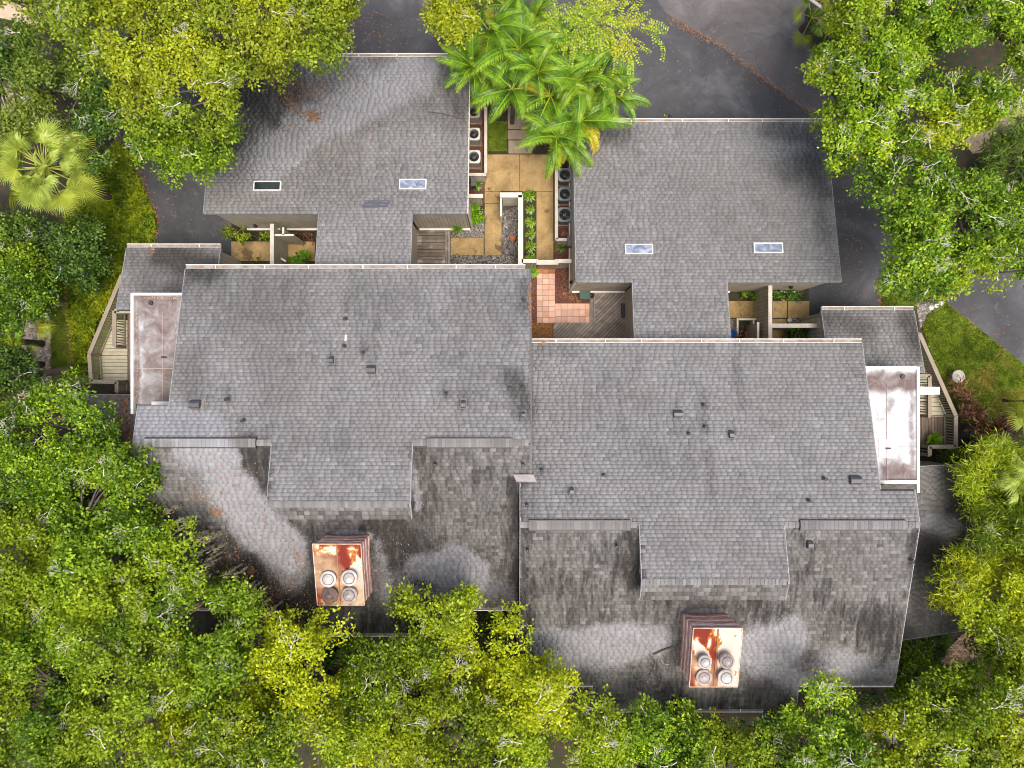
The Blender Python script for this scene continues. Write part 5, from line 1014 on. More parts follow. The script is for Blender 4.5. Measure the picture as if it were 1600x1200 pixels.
tree('fig_tree', 'glossy green fig crown nearest the left deck with pale twigs', [(-60, 650), (20, 640), (70, 600), (110, 588), (150, 600), (178, 605), (172, 640), (175, 690), (150, 760), (60, 800), (-60, 800)], 7.5, 6.0, 'leaf_bright', (60, 700), 1.05, yel=.2, yseed=18, twigs=18, group=OAK, dark=.08)
tree('fig_tree', 'glossy green fig crown reaching over the left roof edge', [(60, 740), (130, 700), (200, 705), (240, 698), (262, 730), (265, 758), (240, 785), (222, 810), (190, 850), (90, 860), (50, 800)], 8.6, 7.0, 'leaf_deep', (140, 780), 1.1, leaf=(.16, .1), yel=.2, yseed=21, twigs=14, group=OAK, dark=-.1)
tree('fig_tree', 'big glossy green fig with grey moss over the left roof', [(60, 850), (180, 820), (240, 800), (295, 828), (320, 838), (332, 870), (310, 915), (285, 945), (240, 1000), (60, 1000)], 9.4, 7.4, 'leaf_deep', (180, 910), 1.1, leaf=(.16, .1), yel=.2, yseed=22, twigs=18, group=OAK, dark=-.1, moss=[(285, 832, 9.0, 8, 1.8), (318, 858, 8.7, 8, 1.8), (325, 895, 8.6, 6, 1.7), (300, 925, 8.6, 7, 1.6), (240, 815, 8.8, 5, 1.6)])
tree('fig_tree', 'round fig crown with hanging grey moss at the left roof corner', [(270, 1000), (310, 960), (330, 920), (370, 912), (400, 935), (405, 970), (392, 1010), (400, 1050), (360, 1100), (290, 1110), (250, 1060)], 9.0, 7.2, 'leaf_deep', (330, 1010), 1.15, leaf=(.16, .1), yel=.08, yseed=24, twigs=9, group=OAK, dark=-.08, moss=[(385, 925, 8.6, 9, 1.9), (372, 918, 8.6, 5, 1.7), (395, 960, 8.4, 5, 1.6), (288, 960, 8.4, 6, 1.6), (382, 1000, 8, 5, 1.5)])
tree('fig_tree', 'deep green fig filling the lower left corner', [(-80, 960), (60, 950), (180, 950), (280, 980), (295, 1040), (300, 1110), (260, 1130), (250, 1280), (-80, 1280)], 9.4, 7.4, 'leaf_deep', (100, 1120), 1.05, yel=.25, yseed=26, twigs=22, group=OAK, dark=-.05)
tree('fig_tree', 'deep green fig along the left edge below the leafy path', [(-80, 790), (30, 790), (80, 820), (90, 900), (70, 1000), (-80, 1020)], 8.4, 6.6, 'leaf_deep', (0, 900), 1.05, yel=.3, yseed=27, twigs=12, group=OAK, dark=-.05)
tree('fig_tree', 'yellow green fig below the left chimney', [(262, 1290), (262, 1120), (300, 1095), (395, 1075), (398, 1010), (430, 970), (480, 950), (524, 958), (530, 1000), (516, 1040), (550, 1100), (545, 1290)], 9.6, 7.4, 'leaf_yellow', (400, 1130), 1.1, yel=.45, yseed=31, twigs=28, group=OAK, dark=.12, hole_list=((510, 1030, 16), (530, 1100, 14)))
tree('fig_tree', 'yellow green fig reaching up between the left chimney and party wall', [(530, 1290), (545, 1120), (545, 1040), (580, 990), (625, 975), (605, 955), (620, 920), (650, 915), (680, 930), (720, 905), (748, 935), (735, 960), (740, 1020), (790, 1100), (800, 1290)], 9.8, 7.4, 'leaf_yellow', (650, 1100), 1.1, yel=.3, yseed=33, twigs=34, group=OAK, dark=.18)
tree('fig_tree', 'golden yellow fig left of the gutter between the houses', [(750, 1290), (740, 1080), (745, 1000), (770, 955), (800, 958), (820, 1000), (826, 1030), (870, 1035), (905, 1065), (900, 1100), (860, 1160), (850, 1290)], 9.4, 7.2, 'leaf_yellow', (800, 1120), 1.1, yel=.6, yseed=36, twigs=18, group=OAK, dark=.05, hole_list=((806, 1060, 14),))
tree('fig_tree', 'mid green fig below the right chimney with long bare twigs', [(860, 1290), (870, 1150), (900, 1100), (960, 1085), (1000, 1100), (1060, 1110), (1120, 1135), (1160, 1150), (1160, 1290)], 8.8, 6.8, 'leaf_bright', (1000, 1180), 1.1, yel=.2, yseed=39, twigs=30, group=OAK, dark=.02)
tree('fig_tree', 'mid green fig with a pointed crown under the right roof corner', [(1130, 1290), (1140, 1150), (1200, 1150), (1225, 1120), (1250, 1080), (1285, 1055), (1320, 1070), (1335, 1090), (1320, 1130), (1370, 1160), (1380, 1290)], 8.8, 6.8, 'leaf_bright', (1270, 1180), 1.1, yel=.25, yseed=41, twigs=26, group=OAK, dark=.02)
tree('fig_tree', 'yellow green fig in the lower right corner with pale limbs', [(1350, 1290), (1350, 1120), (1400, 1090), (1440, 1060), (1480, 1040), (1530, 1060), (1680, 1040), (1680, 1290)], 8.6, 6.6, 'leaf_yellow', (1500, 1150), 1.1, yel=.35, yseed=43, twigs=36, group=OAK, dark=.2)
tree('fig_tree', 'bright yellow fig overhanging the brick path on the right', [(1478, 950), (1520, 930), (1580, 900), (1680, 880), (1680, 1080), (1600, 1080), (1540, 1040), (1535, 985), (1490, 975)], 7.0, 5.4, 'leaf_yellow', (1600, 980), 1.1, yel=.5, yseed=45, twigs=8, group=OAK)
tree('laurel_tree', 'low green laurel thicket beside the right roof corner', [(1400, 1000), (1445, 985), (1450, 1040), (1500, 1050), (1540, 1030), (1560, 1060), (1480, 1110), (1400, 1110), (1380, 1070)], 3.2, 2.0, 'leaf_deep', (1440, 1060), 1.2, yel=.1, yseed=46, twigs=3, group=OAK, rim=40)
tree('laurel_tree', 'dark laurel undergrowth below the left chimney gutter', [(420, 985), (560, 985), (560, 1100), (480, 1150), (420, 1080)], 2.6, 1.8, 'leaf_forest', (500, 1050), 1.0, leaf=(.5, .12), per=120, yel=.02, yseed=47, twigs=0, group=OAK, rim=40)
tree('laurel_tree', 'dark undergrowth in the gap between the two roofs', [(735, 950), (815, 950), (815, 1010), (900, 1060), (900, 1120), (735, 1100)], 2.4, 1.6, 'leaf_forest', (780, 1000), .7, yel=.02, yseed=48, twigs=0, group=OAK, rim=40, per=150)
tree('laurel_tree', 'dark undergrowth below the right chimney gutter', [(1040, 1110), (1250, 1110), (1300, 1075), (1400, 1075), (1380, 1140), (1040, 1150)], 2.2, 1.4, 'leaf_forest', (1200, 1130), .6, yel=.02, yseed=49, twigs=0, group=OAK, rim=40, per=150)
tree('oak_tree', 'bright green oak at the upper right beside the road', [(1262, 100), (1300, 70), (1360, 60), (1440, 80), (1460, 150), (1440, 210), (1400, 250), (1330, 262), (1290, 240), (1272, 195), (1285, 165), (1255, 130)], 9.4, 7.4, 'leaf_bright', (1380, 170), 1.1, yel=.3, yseed=51, twigs=26, group=OAK, hole_list=((1430, 190, 18),))
tree('oak_tree', 'bright green oak crown along the top right edge', [(1320, -80), (1680, -80), (1680, 60), (1600, 60), (1540, 40), (1500, 80), (1440, 90), (1380, 80), (1320, 60), (1300, 20)], 9.4, 7.6, 'leaf_bright', (1450, 10), 1.1, yel=.3, yseed=53, twigs=26, group=OAK)
tree('oak_tree', 'yellow tipped oak in front of the footpath on the right', [(1440, 150), (1490, 110), (1540, 110), (1600, 130), (1600, 160), (1545, 190), (1505, 220), (1480, 240), (1430, 230)], 8.6, 7.0, 'leaf_bright', (1500, 170), 1.1, yel=.5, yseed=55, twigs=10, group=OAK, hole_list=())
tree('oak_tree', 'broad bright green oak over the lower road on the right', [(1310, 265), (1360, 250), (1420, 255), (1480, 235), (1510, 245), (1560, 290), (1680, 300), (1680, 440), (1560, 430), (1520, 440), (1490, 460), (1440, 470), (1400, 450), (1352, 440), (1362, 420), (1390, 395), (1370, 350), (1345, 320), (1350, 285)], 9.6, 7.4, 'leaf_bright', (1480, 350), 1.1, yel=.3, yseed=57, twigs=38, group=OAK, dark=.02)
tree('oak_tree', 'darker green oak at the right edge above the parked road', [(1540, 20), (1680, 20), (1680, 130), (1600, 110), (1545, 90)], 8.4, 7.0, 'leaf_deep', (1620, 70), 1.0, yel=.1, yseed=58, twigs=6, group=OAK, dark=-.1)
tree('laurel_tree', 'dark strappy undergrowth beside the footpath on the right', [(1540, 250), (1600, 190), (1680, 190), (1680, 330), (1580, 330), (1530, 300)], 1.6, 1.0, 'leaf_forest', (1600, 260), 1.0, leaf=(.5, .07), per=150, yel=.1, yseed=59, twigs=0, group=OAK, rim=30, clump=.2)
tree('oak_tree', 'small oak sprig above the asphalt at the top centre', [(650, -60), (780, -60), (765, 10), (740, 25), (720, 50), (690, 55), (655, 30)], 7.5, 6.2, 'leaf_olive', (700, -10), 1.1, yel=.3, yseed=61, twigs=8, group=OAK, rim=40, moss=[(690, 10, 7.0, 5, 1.2)])
# bamboo
BM = [((1490, 800), [(1500, 690), (1560, 690), (1600, 700), (1680, 690), (1680, 800), (1580, 820), (1520, 800), (1505, 760)], 4.6, 3.0, 'green bamboo thicket behind the fan palms on the right', .25), ((1560, 860), [(1505, 790), (1560, 780), (1680, 800), (1680, 940), (1560, 920), (1500, 960), (1470, 925), (1480, 880), (1510, 850)], 5.6, 4.0, 'yellow green bamboo clump over the low right roof', .55), ((1500, 905), [(1435, 905), (1470, 895), (1520, 890), (1530, 915), (1490, 925), (1445, 918)], 5.2, 4.2, 'arching yellow bamboo spray tip across the low right roof', .6)]
for tr_, pl_, zt_, ze_, lb, yl_ in BM: tree('bamboo', lb, pl_, zt_, ze_, 'leaf_yellow' if yl_ > .3 else 'leaf_bright', tr_, 1.3, leaf=(.3, .04), per=330, yel=yl_, yseed=int(tr_[0]), twigs=3, group='bamboo clumps', cat='bamboo', rim=30, clump=.18)
# shrubs
def shrub(label, poly, zt, mat, leaf=(.14, .07), per=200, yel=.1, dens=1.5, cat='shrub', name='shrub', sp=(.25, .45), clump=.08, dark=0):
    xs = [p[0] for p in poly]; ys = [p[1] for p in poly]
    return tree(name, label, poly, zt, zt * .55, mat, (sum(xs) / len(xs), sum(ys) / len(ys)), dens, leaf=leaf, per=per, yel=yel, yseed=int(xs[0]), twigs=0, cat=cat, rim=15, clump=clump, spread=sp, layer2=.1, dark=dark)
def disc(x, y, r, n=10): return [(x + r * math.cos(6.283 * i / n) * random.uniform(.85, 1.15), y + r * math.sin(6.283 * i / n) * random.uniform(.85, 1.15)) for i in range(n)]
def rosette(px, py, r, label, mat='leaf_palm', n=70, wd=.05, z=0.02, yel=0., name='strappy_plant', up=.9, cat='plant', group=None):
    x, y = q(px, py, z); root = thing(name, label, cat, (x, y, z), 0, group); th = rng.uniform(0, 6.28, n); el = rng.uniform(.2, up, n); l = r * rng.uniform(.6, 1, n)
    U = np.column_stack([np.cos(th) * np.cos(el), np.sin(th) * np.cos(el), np.sin(el)]); U2 = np.column_stack([np.cos(th), np.sin(th), np.full(n, -.15)])
    C = np.vstack([U * l[:, None] * .27, U * l[:, None] * .55 + U2 * l[:, None] * .22]); UU = np.vstack([U, U2]); NN = np.vstack([np.column_stack([-U[:, 0] * U[:, 2], -U[:, 1] * U[:, 2], 1 - U[:, 2] ** 2])] * 2); ll = np.concatenate([l * .6, l * .55]); t = rng.random(n)
    obj('foliage', leaves_mesh('foliage', C, UU, NN, ll, np.full(2 * n, wd), np.tile(t, 2), np.full(2 * n, yel) * rng.random(2 * n)), MAT[mat], root); return root
i_ = 0
for px, py, r, d in ((827, 306, .42, 'beside the corner of the U shaped wall'), (828, 328, .3, 'second down the strip along the U shaped wall'), (829, 348, .38, 'third down the strip along the U shaped wall'), (829, 366, .36, 'fourth down the strip along the U shaped wall'), (829, 386, .38, 'fifth down the strip along the U shaped wall'), (829, 402, .34, 'against the cream wall above the patio')):
    rosette(px, py, r * 1.15, 'green strappy clump ' + d, n=80, wd=.04, yel=.15, group='strappy plants between wall and walkway')
rosette(746, 290, .42, 'strappy clump beside the left garage meter box', n=90, wd=.04); rosette(877, 386, .42, 'dark strappy clump below the grey green air conditioners', 'leaf_forest', 90, .04)
rosette(832, 424, .45, 'bright strappy clump below the cream wall at the patio', 'leaf_lime', 90, .08)
shrub('lime green shrub against the left garage corner', [(733, 312), (741, 309), (748, 325), (750, 340), (741, 350), (733, 338)], .8, 'leaf_lime', (.13, .1), 260, 0, 3.5)
shrub('round bright green bush in the left courtyard', disc(468, 404, 15), 1.1, 'leaf_lime', (.14, .08), 260, 0, 2.5, dark=.15)
shrub('low croton bed by the wall in the left courtyard', [(352, 358), (420, 358), (420, 376), (362, 378), (352, 368)], .5, 'leaf_olive', (.25, .07), 120, .4, 2)
shrub('brown leafy bed under the garage wall in the left courtyard', [(432, 366), (492, 362), (492, 376), (440, 377)], .3, 'leaf_red', (.12, .05), 120, .2, 2)
shrub('green fern bed by the wall in the right courtyard, left half', [(1158, 452), (1198, 456), (1198, 474), (1158, 470)], .6, 'leaf_palm', (.3, .05), 140, .1, 2.2)
shrub('green fern bed by the wall in the right courtyard, right half', [(1208, 456), (1264, 452), (1264, 466), (1208, 474)], .6, 'leaf_palm', (.3, .05), 140, .1, 2.2)
shrub('reddish green plant in the square planter box', [(1155, 503), (1175, 503), (1175, 535), (1155, 535)], .9, 'leaf_red', (.16, .06), 120, .5, 2)
shrub('dark green shrub behind the low wall in the right courtyard', [(1234, 514), (1256, 514), (1256, 535), (1234, 535)], .8, 'leaf_forest', (.2, .07), 200, 0, 2)
shrub('small dark plants along the left main gutter', [(375, 404), (420, 404), (420, 418), (375, 418)], .4, 'leaf_forest', (.18, .05), 150, 0, 2)
shrub('maroon ti plants beside the right deck railing', [(1500, 640), (1540, 636), (1580, 645), (1596, 660), (1560, 676), (1520, 690), (1500, 695), (1496, 660)], 1.1, 'leaf_red', (.34, .08), 170, .1, 1.6, clump=.16, cat='ti plants')
shrub('bronze and pink ti plants next to the birdbath', [(1484, 596), (1510, 598), (1528, 612), (1520, 636), (1500, 640), (1490, 622)], .8, 'leaf_red', (.28, .07), 130, .3, 1.5, clump=.14, cat='ti plants', dark=-.3)
shrub('yellow green croton mound below the right deck', [(1500, 698), (1530, 684), (1560, 690), (1585, 715), (1560, 740), (1515, 738), (1500, 722)], 1.5, 'leaf_yellow', (.2, .05), 300, .4, 1.6, clump=.12)
shrub('dark green shrub strip between right deck and low roof', [(1456, 706), (1500, 702), (1515, 722), (1480, 722)], .9, 'leaf_deep', (.15, .05), 250, .1, 2)
shrub('glossy green shrub by the black lamp post', [(1575, 632), (1660, 620), (1660, 700), (1600, 690), (1580, 655)], 1.2, 'leaf_deep', (.2, .09), 250, 0, 1.5)
hd = shrub('clipped dark green triangular hedge by the brick path', [(1446, 985), (1504, 978), (1500, 992), (1462, 1034), (1448, 1036)], .9, 'leaf_forest', (.08, .06), 420, 0, 3.2, cat='hedge', name='hedge', sp=(.2, .3))
shrub('leafy weeds on the asphalt above the right garage gutter', disc(1045, 182, 17), .4, 'leaf_olive', (.16, .06), 90, .5, 2)

# palms ----------------------------------------------------------------
def frond_mesh(name, L_=2.6, droop=1.0, wl=.5, n=34, yel=0.0, seed=0):
    """pinnate frond arching out along +X from the origin"""
    rr = random.Random(seed); pts = []; ang = .95; x = z = 0; st = L_ / 12
    for i in range(13): pts.append(Vector((x, 0, z))); x += math.cos(ang) * st; z += math.sin(ang) * st; ang -= droop * (.11 + .012 * i)
    mb = MB(); mb.tube(pts, [.035 * (1 - i / 14) for i in range(13)], 4); V = list(mb.v); Fc = list(mb.f); tn = [.85] * len(V); yl = [.25] * len(V)
    for i in range(n):
        t = .14 + .86 * i / (n - 1); k = min(11, int(t * 12)); f = t * 12 - k; p = pts[k].lerp(pts[k + 1], min(1, f)); d = (pts[k + 1] - pts[k]).normalized(); l = wl * (math.sin(math.pi * min(1, t * .9 + .12)) ** .6) + .08; tip = t
        for s in (-1, 1):
            a = d * (.55 + .5 * t) + Vector((0, s, 0)) * (1 - .35 * t) + Vector((0, 0, .25 - .1 * t)); a.normalize(); a2 = (a + Vector((0, 0, -.75))).normalized(); w_ = .024 + .016 * math.sin(math.pi * t)
            m = p + a * l * .5; e = m + a2 * l * .55; sd_ = d * w_ ; b = len(V); V += [p - sd_ * .5, p + sd_ * .5, m + sd_, m - sd_, e]; Fc += [(b, b + 1, b + 2, b + 3), (b + 3, b + 2, b + 4)]
            t0 = .35 + .5 * rr.random() - .35 * (1 - t) + s * .2; tn += [t0 - .15, t0 - .15, t0, t0, t0 + .2]; y0 = min(1, max(0, yel * (.3 + t) * rr.uniform(.5, 1.3))); yl += [y0] * 4 + [min(1, y0 + .15)]
    me_ = bpy.data.meshes.new(name); me_.from_pydata([tuple(v) for v in V], [], Fc); me_.update()
    for nme, a in (('tone', tn), ('yel', yl)): at = me_.attributes.new(nme, 'FLOAT', 'POINT'); at.data.foreach_set('value', [float(min(1, max(0, v))) for v in a])
    me_.materials.append(MAT['leaf_palm']); return me_
FR = [frond_mesh('frond', 2.6, 1.0, .46, 27, seed=1), frond_mesh('frond', 2.9, .8, .5, 30, .02, 2), frond_mesh('frond', 2.3, 1.2, .44, 25, .1, 3), frond_mesh('frond', 2.2, 1.3, .4, 24, 1.0, 4)]
def palm(px, py, ht, n, label, sc=1.0, old=.1, tilt=(0, 0)):
    x, y = q(px, py, ht); root = thing('palm_tree', label, 'palm', (x, y, 0), 0, 'feather palms between the garages')
    MB().tube([(0, 0, -.05), (.05, .03, ht * .5), (0, 0, ht)], [.13, .1, .08], 8).build('trunk', MAT['bark'], root)
    for i in range(n):
        v = 3 if random.random() < old else random.choice((0, 0, 1, 1, 2)); o = bpy.data.objects.new('frond', FR[v]); COL.objects.link(o); o.parent = root; o.location = (0, 0, ht)
        tl = random.uniform(-.5, .75) + (.5 if v == 3 else 0); o.rotation_euler = (random.uniform(-.2, .2), tl, i * 2.4 + random.uniform(-.3, .3)); s = sc * random.uniform(.8, 1.1); o.scale = (s, s, s)
for i, (px, py, ht, n, sc, lb) in enumerate(((740, 108, 4.0, 13, .85, 'feather palm overhanging the left garage corner'), (765, 50, 4.8, 14, 1.0, 'feather palm behind the small oak sprig at the top'), (812, 78, 5.0, 14, 1.0, 'feather palm with brown fibrous crown in the middle of the grove'), (800, 140, 4.3, 14, .9, 'feather palm directly above the white air conditioners'), (860, 150, 4.6, 14, 1.0, 'feather palm over the tan concrete slabs'), (905, 190, 4.2, 15, 1.0, 'feather palm over the grey green air conditioners'), (858, 196, 3.4, 11, .8, 'low feather palm at the head of the yellow walkway'), (938, 120, 4.0, 12, .9, 'rightmost feather palm over the open asphalt'), (790, 10, 4.6, 10, .9, 'topmost feather palm at the picture edge'), (880, 100, 4.4, 12, .9, 'feather palm under the chartreuse tree'), (890, 222, 3.6, 9, .75, 'yellowing feather palm against the right garage gutter'), (722, 62, 4.2, 11, .75, 'feather palm leftmost in the grove, beside the top garage gutter'), (835, 30, 3.8, 12, .8, 'feather palm between small oak sprig and chartreuse tree'), (770, 120, 3.4, 12, .8, 'low feather palm beside the beige air conditioner'), (925, 165, 3.2, 12, .8, 'low feather palm on the asphalt side of the grove'), (840, 115, 5.4, 12, .8, 'tallest feather palm at the heart of the grove'), (962, 150, 3.4, 12, .8, 'feather palm nearest the open asphalt below the chartreuse tree'), (905, 130, 5.0, 13, .85, 'feather palm rising through the chartreuse sprays'), (870, 215, 4.4, 12, .8, 'bright feather palm drooping over the corner of the right garage'))):
    palm(px, py, ht, n, lb, sc, .22 if i in (5, 6, 10) else .08)
def fan_mesh(name, seed, yel=0, seg=34, R=1.0):
    rr = random.Random(seed); mb = MB(); mb.tube([(0, 0, 0), (.7, 0, .3), (1.35, 0, .38)], [.03, .025, .015], 4); V = list(mb.v); Fc = list(mb.f); tn = [.8] * len(V); yl = [.3] * len(V); o = Vector((1.35, 0, .38))
    for i in range(seg):
        a = -2.0 + 4.0 * i / (seg - 1); l = .88 * R * (1 - .22 * abs(a) / 2.0) * rr.uniform(.85, 1.12); d = Vector((math.cos(a), math.sin(a), .12)); s = Vector((-math.sin(a), math.cos(a), 0)); w_ = .022; m = o + d * l * .55; e = o + d * l + Vector((0, 0, -.28 * l)); b = len(V)
        V += [o, m + s * w_ + Vector((0, 0, .02)), e, m - s * w_ + Vector((0, 0, -.02))]; Fc += [(b, b + 1, b + 2, b + 3)]; t0 = .3 + .5 * rr.random(); tn += [t0 - .25, t0, t0 + .2, t0]; y0 = yel * rr.random(); yl += [y0 + .2, y0, y0 + .1, y0]
    me_ = bpy.data.meshes.new(name); me_.from_pydata([tuple(v) for v in V], [], Fc); me_.update()
    for nme, a in (('tone', tn), ('yel', yl)): at = me_.attributes.new(nme, 'FLOAT', 'POINT'); at.data.foreach_set('value', [float(min(1, max(0, v))) for v in a])
    me_.materials.append(MAT['leaf_fan']); return me_
FN = [fan_mesh('fan_frond', 5, .1), fan_mesh('fan_frond', 6, .4, R=1.1), fan_mesh('fan_frond', 7, 0, R=.9)]
FND = []
for m_ in FN:
    m2 = m_.copy(); m2.materials.clear(); m2.materials.append(MAT['leaf_palm']); FND.append(m2)
def fanpalm(px, py, ht, n, label, sc=1.0, dark=False):
    x, y = q(px, py, ht); root = thing('fan_palm', label, 'palm', (x, y, 0), 0, 'fan palms'); MB().tube([(0, 0, -.05), (0, 0, ht)], [.2, .15], 9).build('trunk', MAT['bark'], root)
    for i in range(n):
        o = bpy.data.objects.new('frond', random.choice(FND if dark else FN)); COL.objects.link(o); o.parent = root; o.location = (0, 0, ht); t = i / n
        o.rotation_euler = (random.uniform(-.6, .6), -.75 + 1.3 * t + random.uniform(-.3, .3), i * 2.4 + random.uniform(-.3, .3)); s = sc * random.uniform(.85, 1.1) * (.75 + .35 * t); o.scale = (s, s, s)
fanpalm(72, 262, 5.4, 58, 'large pale green fan palm on the left above the ground cover', 1.1)
fanpalm(1603, 700, 4.4, 20, 'fan palm at the right edge beside the maroon plants', 1.25); fanpalm(1592, 765, 4.6, 20, 'fan palm at the right edge above the bamboo', 1.3)
fanpalm(18, 533, 2.4, 9, 'small grey green palm at the left edge over the stones, upper one', .95, True); fanpalm(22, 568, 2.2, 8, 'small grey green palm at the left edge over the stones, lower one', .95, True)
fanpalm(1268, 28, 1.2, 9, 'small fan palm beside the pale wooden rail at the top', .75, True); fanpalm(1292, 50, 1.2, 8, 'small fan palm under the oak at the top right', .75, True); fanpalm(1605, 840, 3.5, 10, 'dark fan palm at the right edge among the bamboo', .8, True)
# chartreuse weeping tree: sprays of small round leaves along arching stems
cx, cy = q(930, 45, 6.0); root = thing('weeping_tree', 'bright chartreuse tree with arching leafy sprays over the palms', 'tree', (cx, cy, 0)); mb = MB(); Cs, Us, Ns = [], [], []
mb.tube([(0, 0, -.1), (.2, .1, 2.5), (0, 0, 5)], [.14, .11, .08], 7)
for i in range(250):
    a = random.uniform(0, 6.28); r0 = abs(random.gauss(0, 1.3)); s = Vector((r0 * math.cos(a) * 1.35 + .2, r0 * math.sin(a) * .8 + .3, 5.2 + random.uniform(-.4, .9))); a += random.uniform(-1.3, 1.3); d = Vector((math.cos(a), math.sin(a), random.uniform(.1, .5))); ln = random.uniform(.6, 1.6); P = [s]; st = .06; k = int(ln / st)
    bend = random.uniform(-.05, .05)
    for j in range(k): d = (d + Vector((-d.y * bend, d.x * bend, -.03))).normalized(); P.append(P[-1] + d * st)
    if math.hypot(P[-1].x - 0, P[-1].y - 0) > 3.6: continue
    mb.tube([P[0], P[k // 2], P[-1]], [.014, .01, .005], 3)
    for j in range(2, k):
        sd_ = Vector((-d.y, d.x, 0)).normalized()
        for s_ in ((-1,), (1,))[j % 2]: Cs.append(P[j] + sd_ * s_ * random.uniform(.05, .09) + Vector((0, 0, random.uniform(-.04, .04)))); Us.append(sd_ * s_ + d * random.uniform(0, .9)); Ns.append(Vector((random.uniform(-.7, .7), random.uniform(-.7, .7), 1)))
K = len(Cs); Cs = np.array([tuple(c) for c in Cs]); obj('crown', leaves_mesh('crown', Cs, np.array([tuple(c) for c in Us]), np.array([tuple(c) for c in Ns]), np.full(K, .14), np.full(K, .08), np.clip(rng.normal(.5, .22, K), 0, 1), np.clip((fbm(Cs[:, 0], Cs[:, 1], 1.2, 5) - .5) * 3, 0, 1) * .6), MAT['leaf_spray'], root); mb.build('branches', MAT['litter_pale'], root)

# ------------------------------------------------------------------ leaf litter, sticks
def litter(name, label, areas, mat, size=.09, seed=0, lift=.04):
    """areas: (x0,y0,x1,y1,radius,count) strokes"""
    C = []; N_ = []
    for x0, y0, x1, y1, r, cnt in areas:
        for _ in range(cnt):
            t = random.random(); px = x0 + (x1 - x0) * t + random.gauss(0, r * .5); py = y0 + (y1 - y0) * t + random.gauss(0, r * .5); (x, y, z), p = surf(px, py); C.append((x, y, z + lift + random.uniform(0, .02)))
    C = np.array(C); K = len(C); U = np.column_stack([rng.normal(0, 1, (K, 2)), rng.normal(0, .15, K)]); Nn = np.column_stack([rng.normal(0, .3, (K, 2)), np.ones(K)])
    o = obj(name, leaves_mesh(name, C, U, Nn, size * rng.uniform(.5, 1.3, K), size * .5 * rng.uniform(.5, 1.2, K), rng.random(K), np.zeros(K), .35), MAT[mat]); o['kind'] = 'stuff'; return tag(o, label, 'leaf litter')
litter('leaf_litter', 'orange fallen leaves over the lower left roof beneath the mossy fig', [(330, 798, 345, 800, 8, 90), (245, 795, 262, 800, 9, 90), (392, 888, 398, 900, 7, 110), (370, 915, 385, 905, 14, 90), (400, 930, 420, 945, 22, 260), (330, 860, 380, 880, 30, 160), (460, 860, 475, 880, 10, 60), (430, 900, 480, 960, 34, 260), (340, 690, 440, 900, 60, 120), (395, 955, 400, 990, 12, 160), (300, 770, 320, 780, 12, 60)], 'litter')
litter('leaf_litter', 'brown leaves and pine straw scattered on the upper left garage roof', [(420, 120, 510, 150, 26, 420), (440, 150, 470, 170, 16, 130), (480, 178, 496, 184, 7, 90), (540, 95, 620, 92, 4, 40), (500, 110, 560, 130, 24, 100), (440, 200, 700, 260, 60, 60), (570, 180, 575, 220, 20, 20)], 'litter', .08)
litter('leaf_litter', 'thick orange leaves on the low left roof beside the blue tarp', [(195, 625, 200, 720, 7, 520), (175, 650, 200, 690, 16, 260), (205, 640, 207, 720, 3, 240), (170, 620, 200, 630, 12, 60)], 'litter')
litter('leaf_litter', 'pale dry leaves sprinkled on the metal bay roofs and nearby shingles', [(250, 570, 262, 600, 10, 26), (255, 600, 262, 618, 5, 16), (215, 470, 215, 630, 2, 120), (225, 466, 280, 466, 2, 90), (308, 637, 318, 640, 5, 14), (360, 632, 364, 640, 2, 10), (290, 600, 500, 760, 80, 40), (300, 430, 800, 660, 120, 60), (850, 560, 1350, 800, 130, 50), (650, 830, 800, 900, 40, 60), (620, 850, 650, 890, 16, 50), (900, 1000, 1000, 1080, 50, 40), (1000, 1040, 1040, 1080, 24, 40), (1290, 180, 1300, 400, 10, 5)], 'litter_pale', .07)
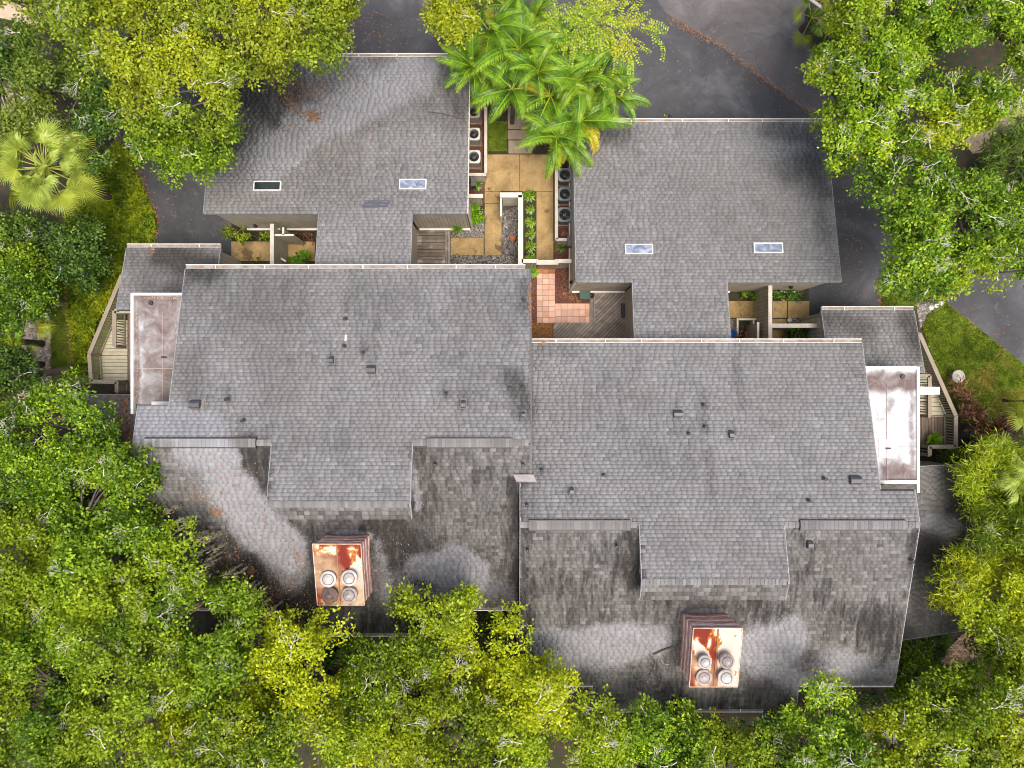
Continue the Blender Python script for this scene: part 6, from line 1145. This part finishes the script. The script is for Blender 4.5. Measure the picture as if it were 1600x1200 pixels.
litter('leaf_litter', 'fallen leaves scattered over the asphalt around the garages', [(1045, 30, 1130, 75, 6, 220), (1130, 75, 1285, 190, 7, 420), (1100, 60, 1280, 180, 40, 160), (540, 20, 600, 60, 40, 160), (520, 50, 650, 60, 40, 90), (960, 60, 1250, 160, 70, 100), (1320, 330, 1340, 420, 22, 120), (1310, 250, 1330, 300, 20, 60), (1300, 440, 1380, 470, 30, 50), (1490, 470, 1600, 560, 34, 110), (1480, 478, 1600, 580, 5, 500), (1370, 440, 1376, 480, 5, 120), (250, 300, 300, 380, 40, 40), (215, 262, 247, 345, 5, 260), (247, 345, 236, 400, 5, 200), (170, 180, 213, 262, 6, 260)], 'litter', .09, lift=.02)
litter('leaf_litter', 'reddish mulch flakes in the strip beside the narrow lawn', [(97, 430, 103, 480, 5, 160), (103, 480, 115, 580, 5, 300)], 'litter', .12, lift=.03)
litter('mulch_flakes', 'red and pale bark flakes in the middle courtyard beds', [(882, 424, 884, 465, 7, 200), (890, 465, 905, 468, 6, 90), (830, 440, 830, 500, 4, 140), (842, 512, 850, 535, 9, 300), (752, 200, 753, 262, 3, 120), (736, 262, 755, 266, 2, 50), (878, 366, 884, 366, 5, 60)], 'litter', .1, lift=.03)
def stick(pts, r, label, mat='twig'):
    P = []
    for x, y in pts: (a, b, c), _ = surf(x, y); P.append((a, b, c + .06))
    tag(MB().tube(P, r, 5).build('fallen_branch', MAT[mat]), label, 'branch')
stick([(444, 205), (455, 198), (459, 187)], .035, 'curved pale fallen branch on the left garage roof', 'litter_pale')
stick([(1020, 885 + 137), (1035, 1015), (1051, 1010)], .05, 'broken brown branch left of the right chimney', 'bark'); stick([(1032, 1030), (1036, 1036), (1044, 1037)], .02, 'thin pale curled twig left of the right chimney')
stick([(670, 175), (690, 178), (722, 186)], .02, 'thin dark branch near the right edge of the left garage roof', 'bark'); stick([(985, 1060), (988, 1048), (992, 1042)], .02, 'pale straw wisp low on the right roof', 'litter_pale')
stick([(1001, 1083), (1003, 1100)], .03, 'short dark stick by the lower right gutter', 'bark')
mb = MB()
for i in range(60):
    (a, b, c), _ = surf(484 + random.gauss(0, 7), 181 + random.gauss(0, 4)); t = random.uniform(-.6, .6); mb.tube([(a, b, c + .04), (a + .28 * math.cos(t), b + .28 * math.sin(t), c + .08)], .008, 3)
o = mb.build('pine_straw', MAT['litter']); o['kind'] = 'stuff'; tag(o, 'orange tuft of pine straw on the left garage roof', 'pine straw')
print('objects', len(bpy.data.objects), 'tris', sum(len(m.polygons) for m in bpy.data.meshes) * 2)
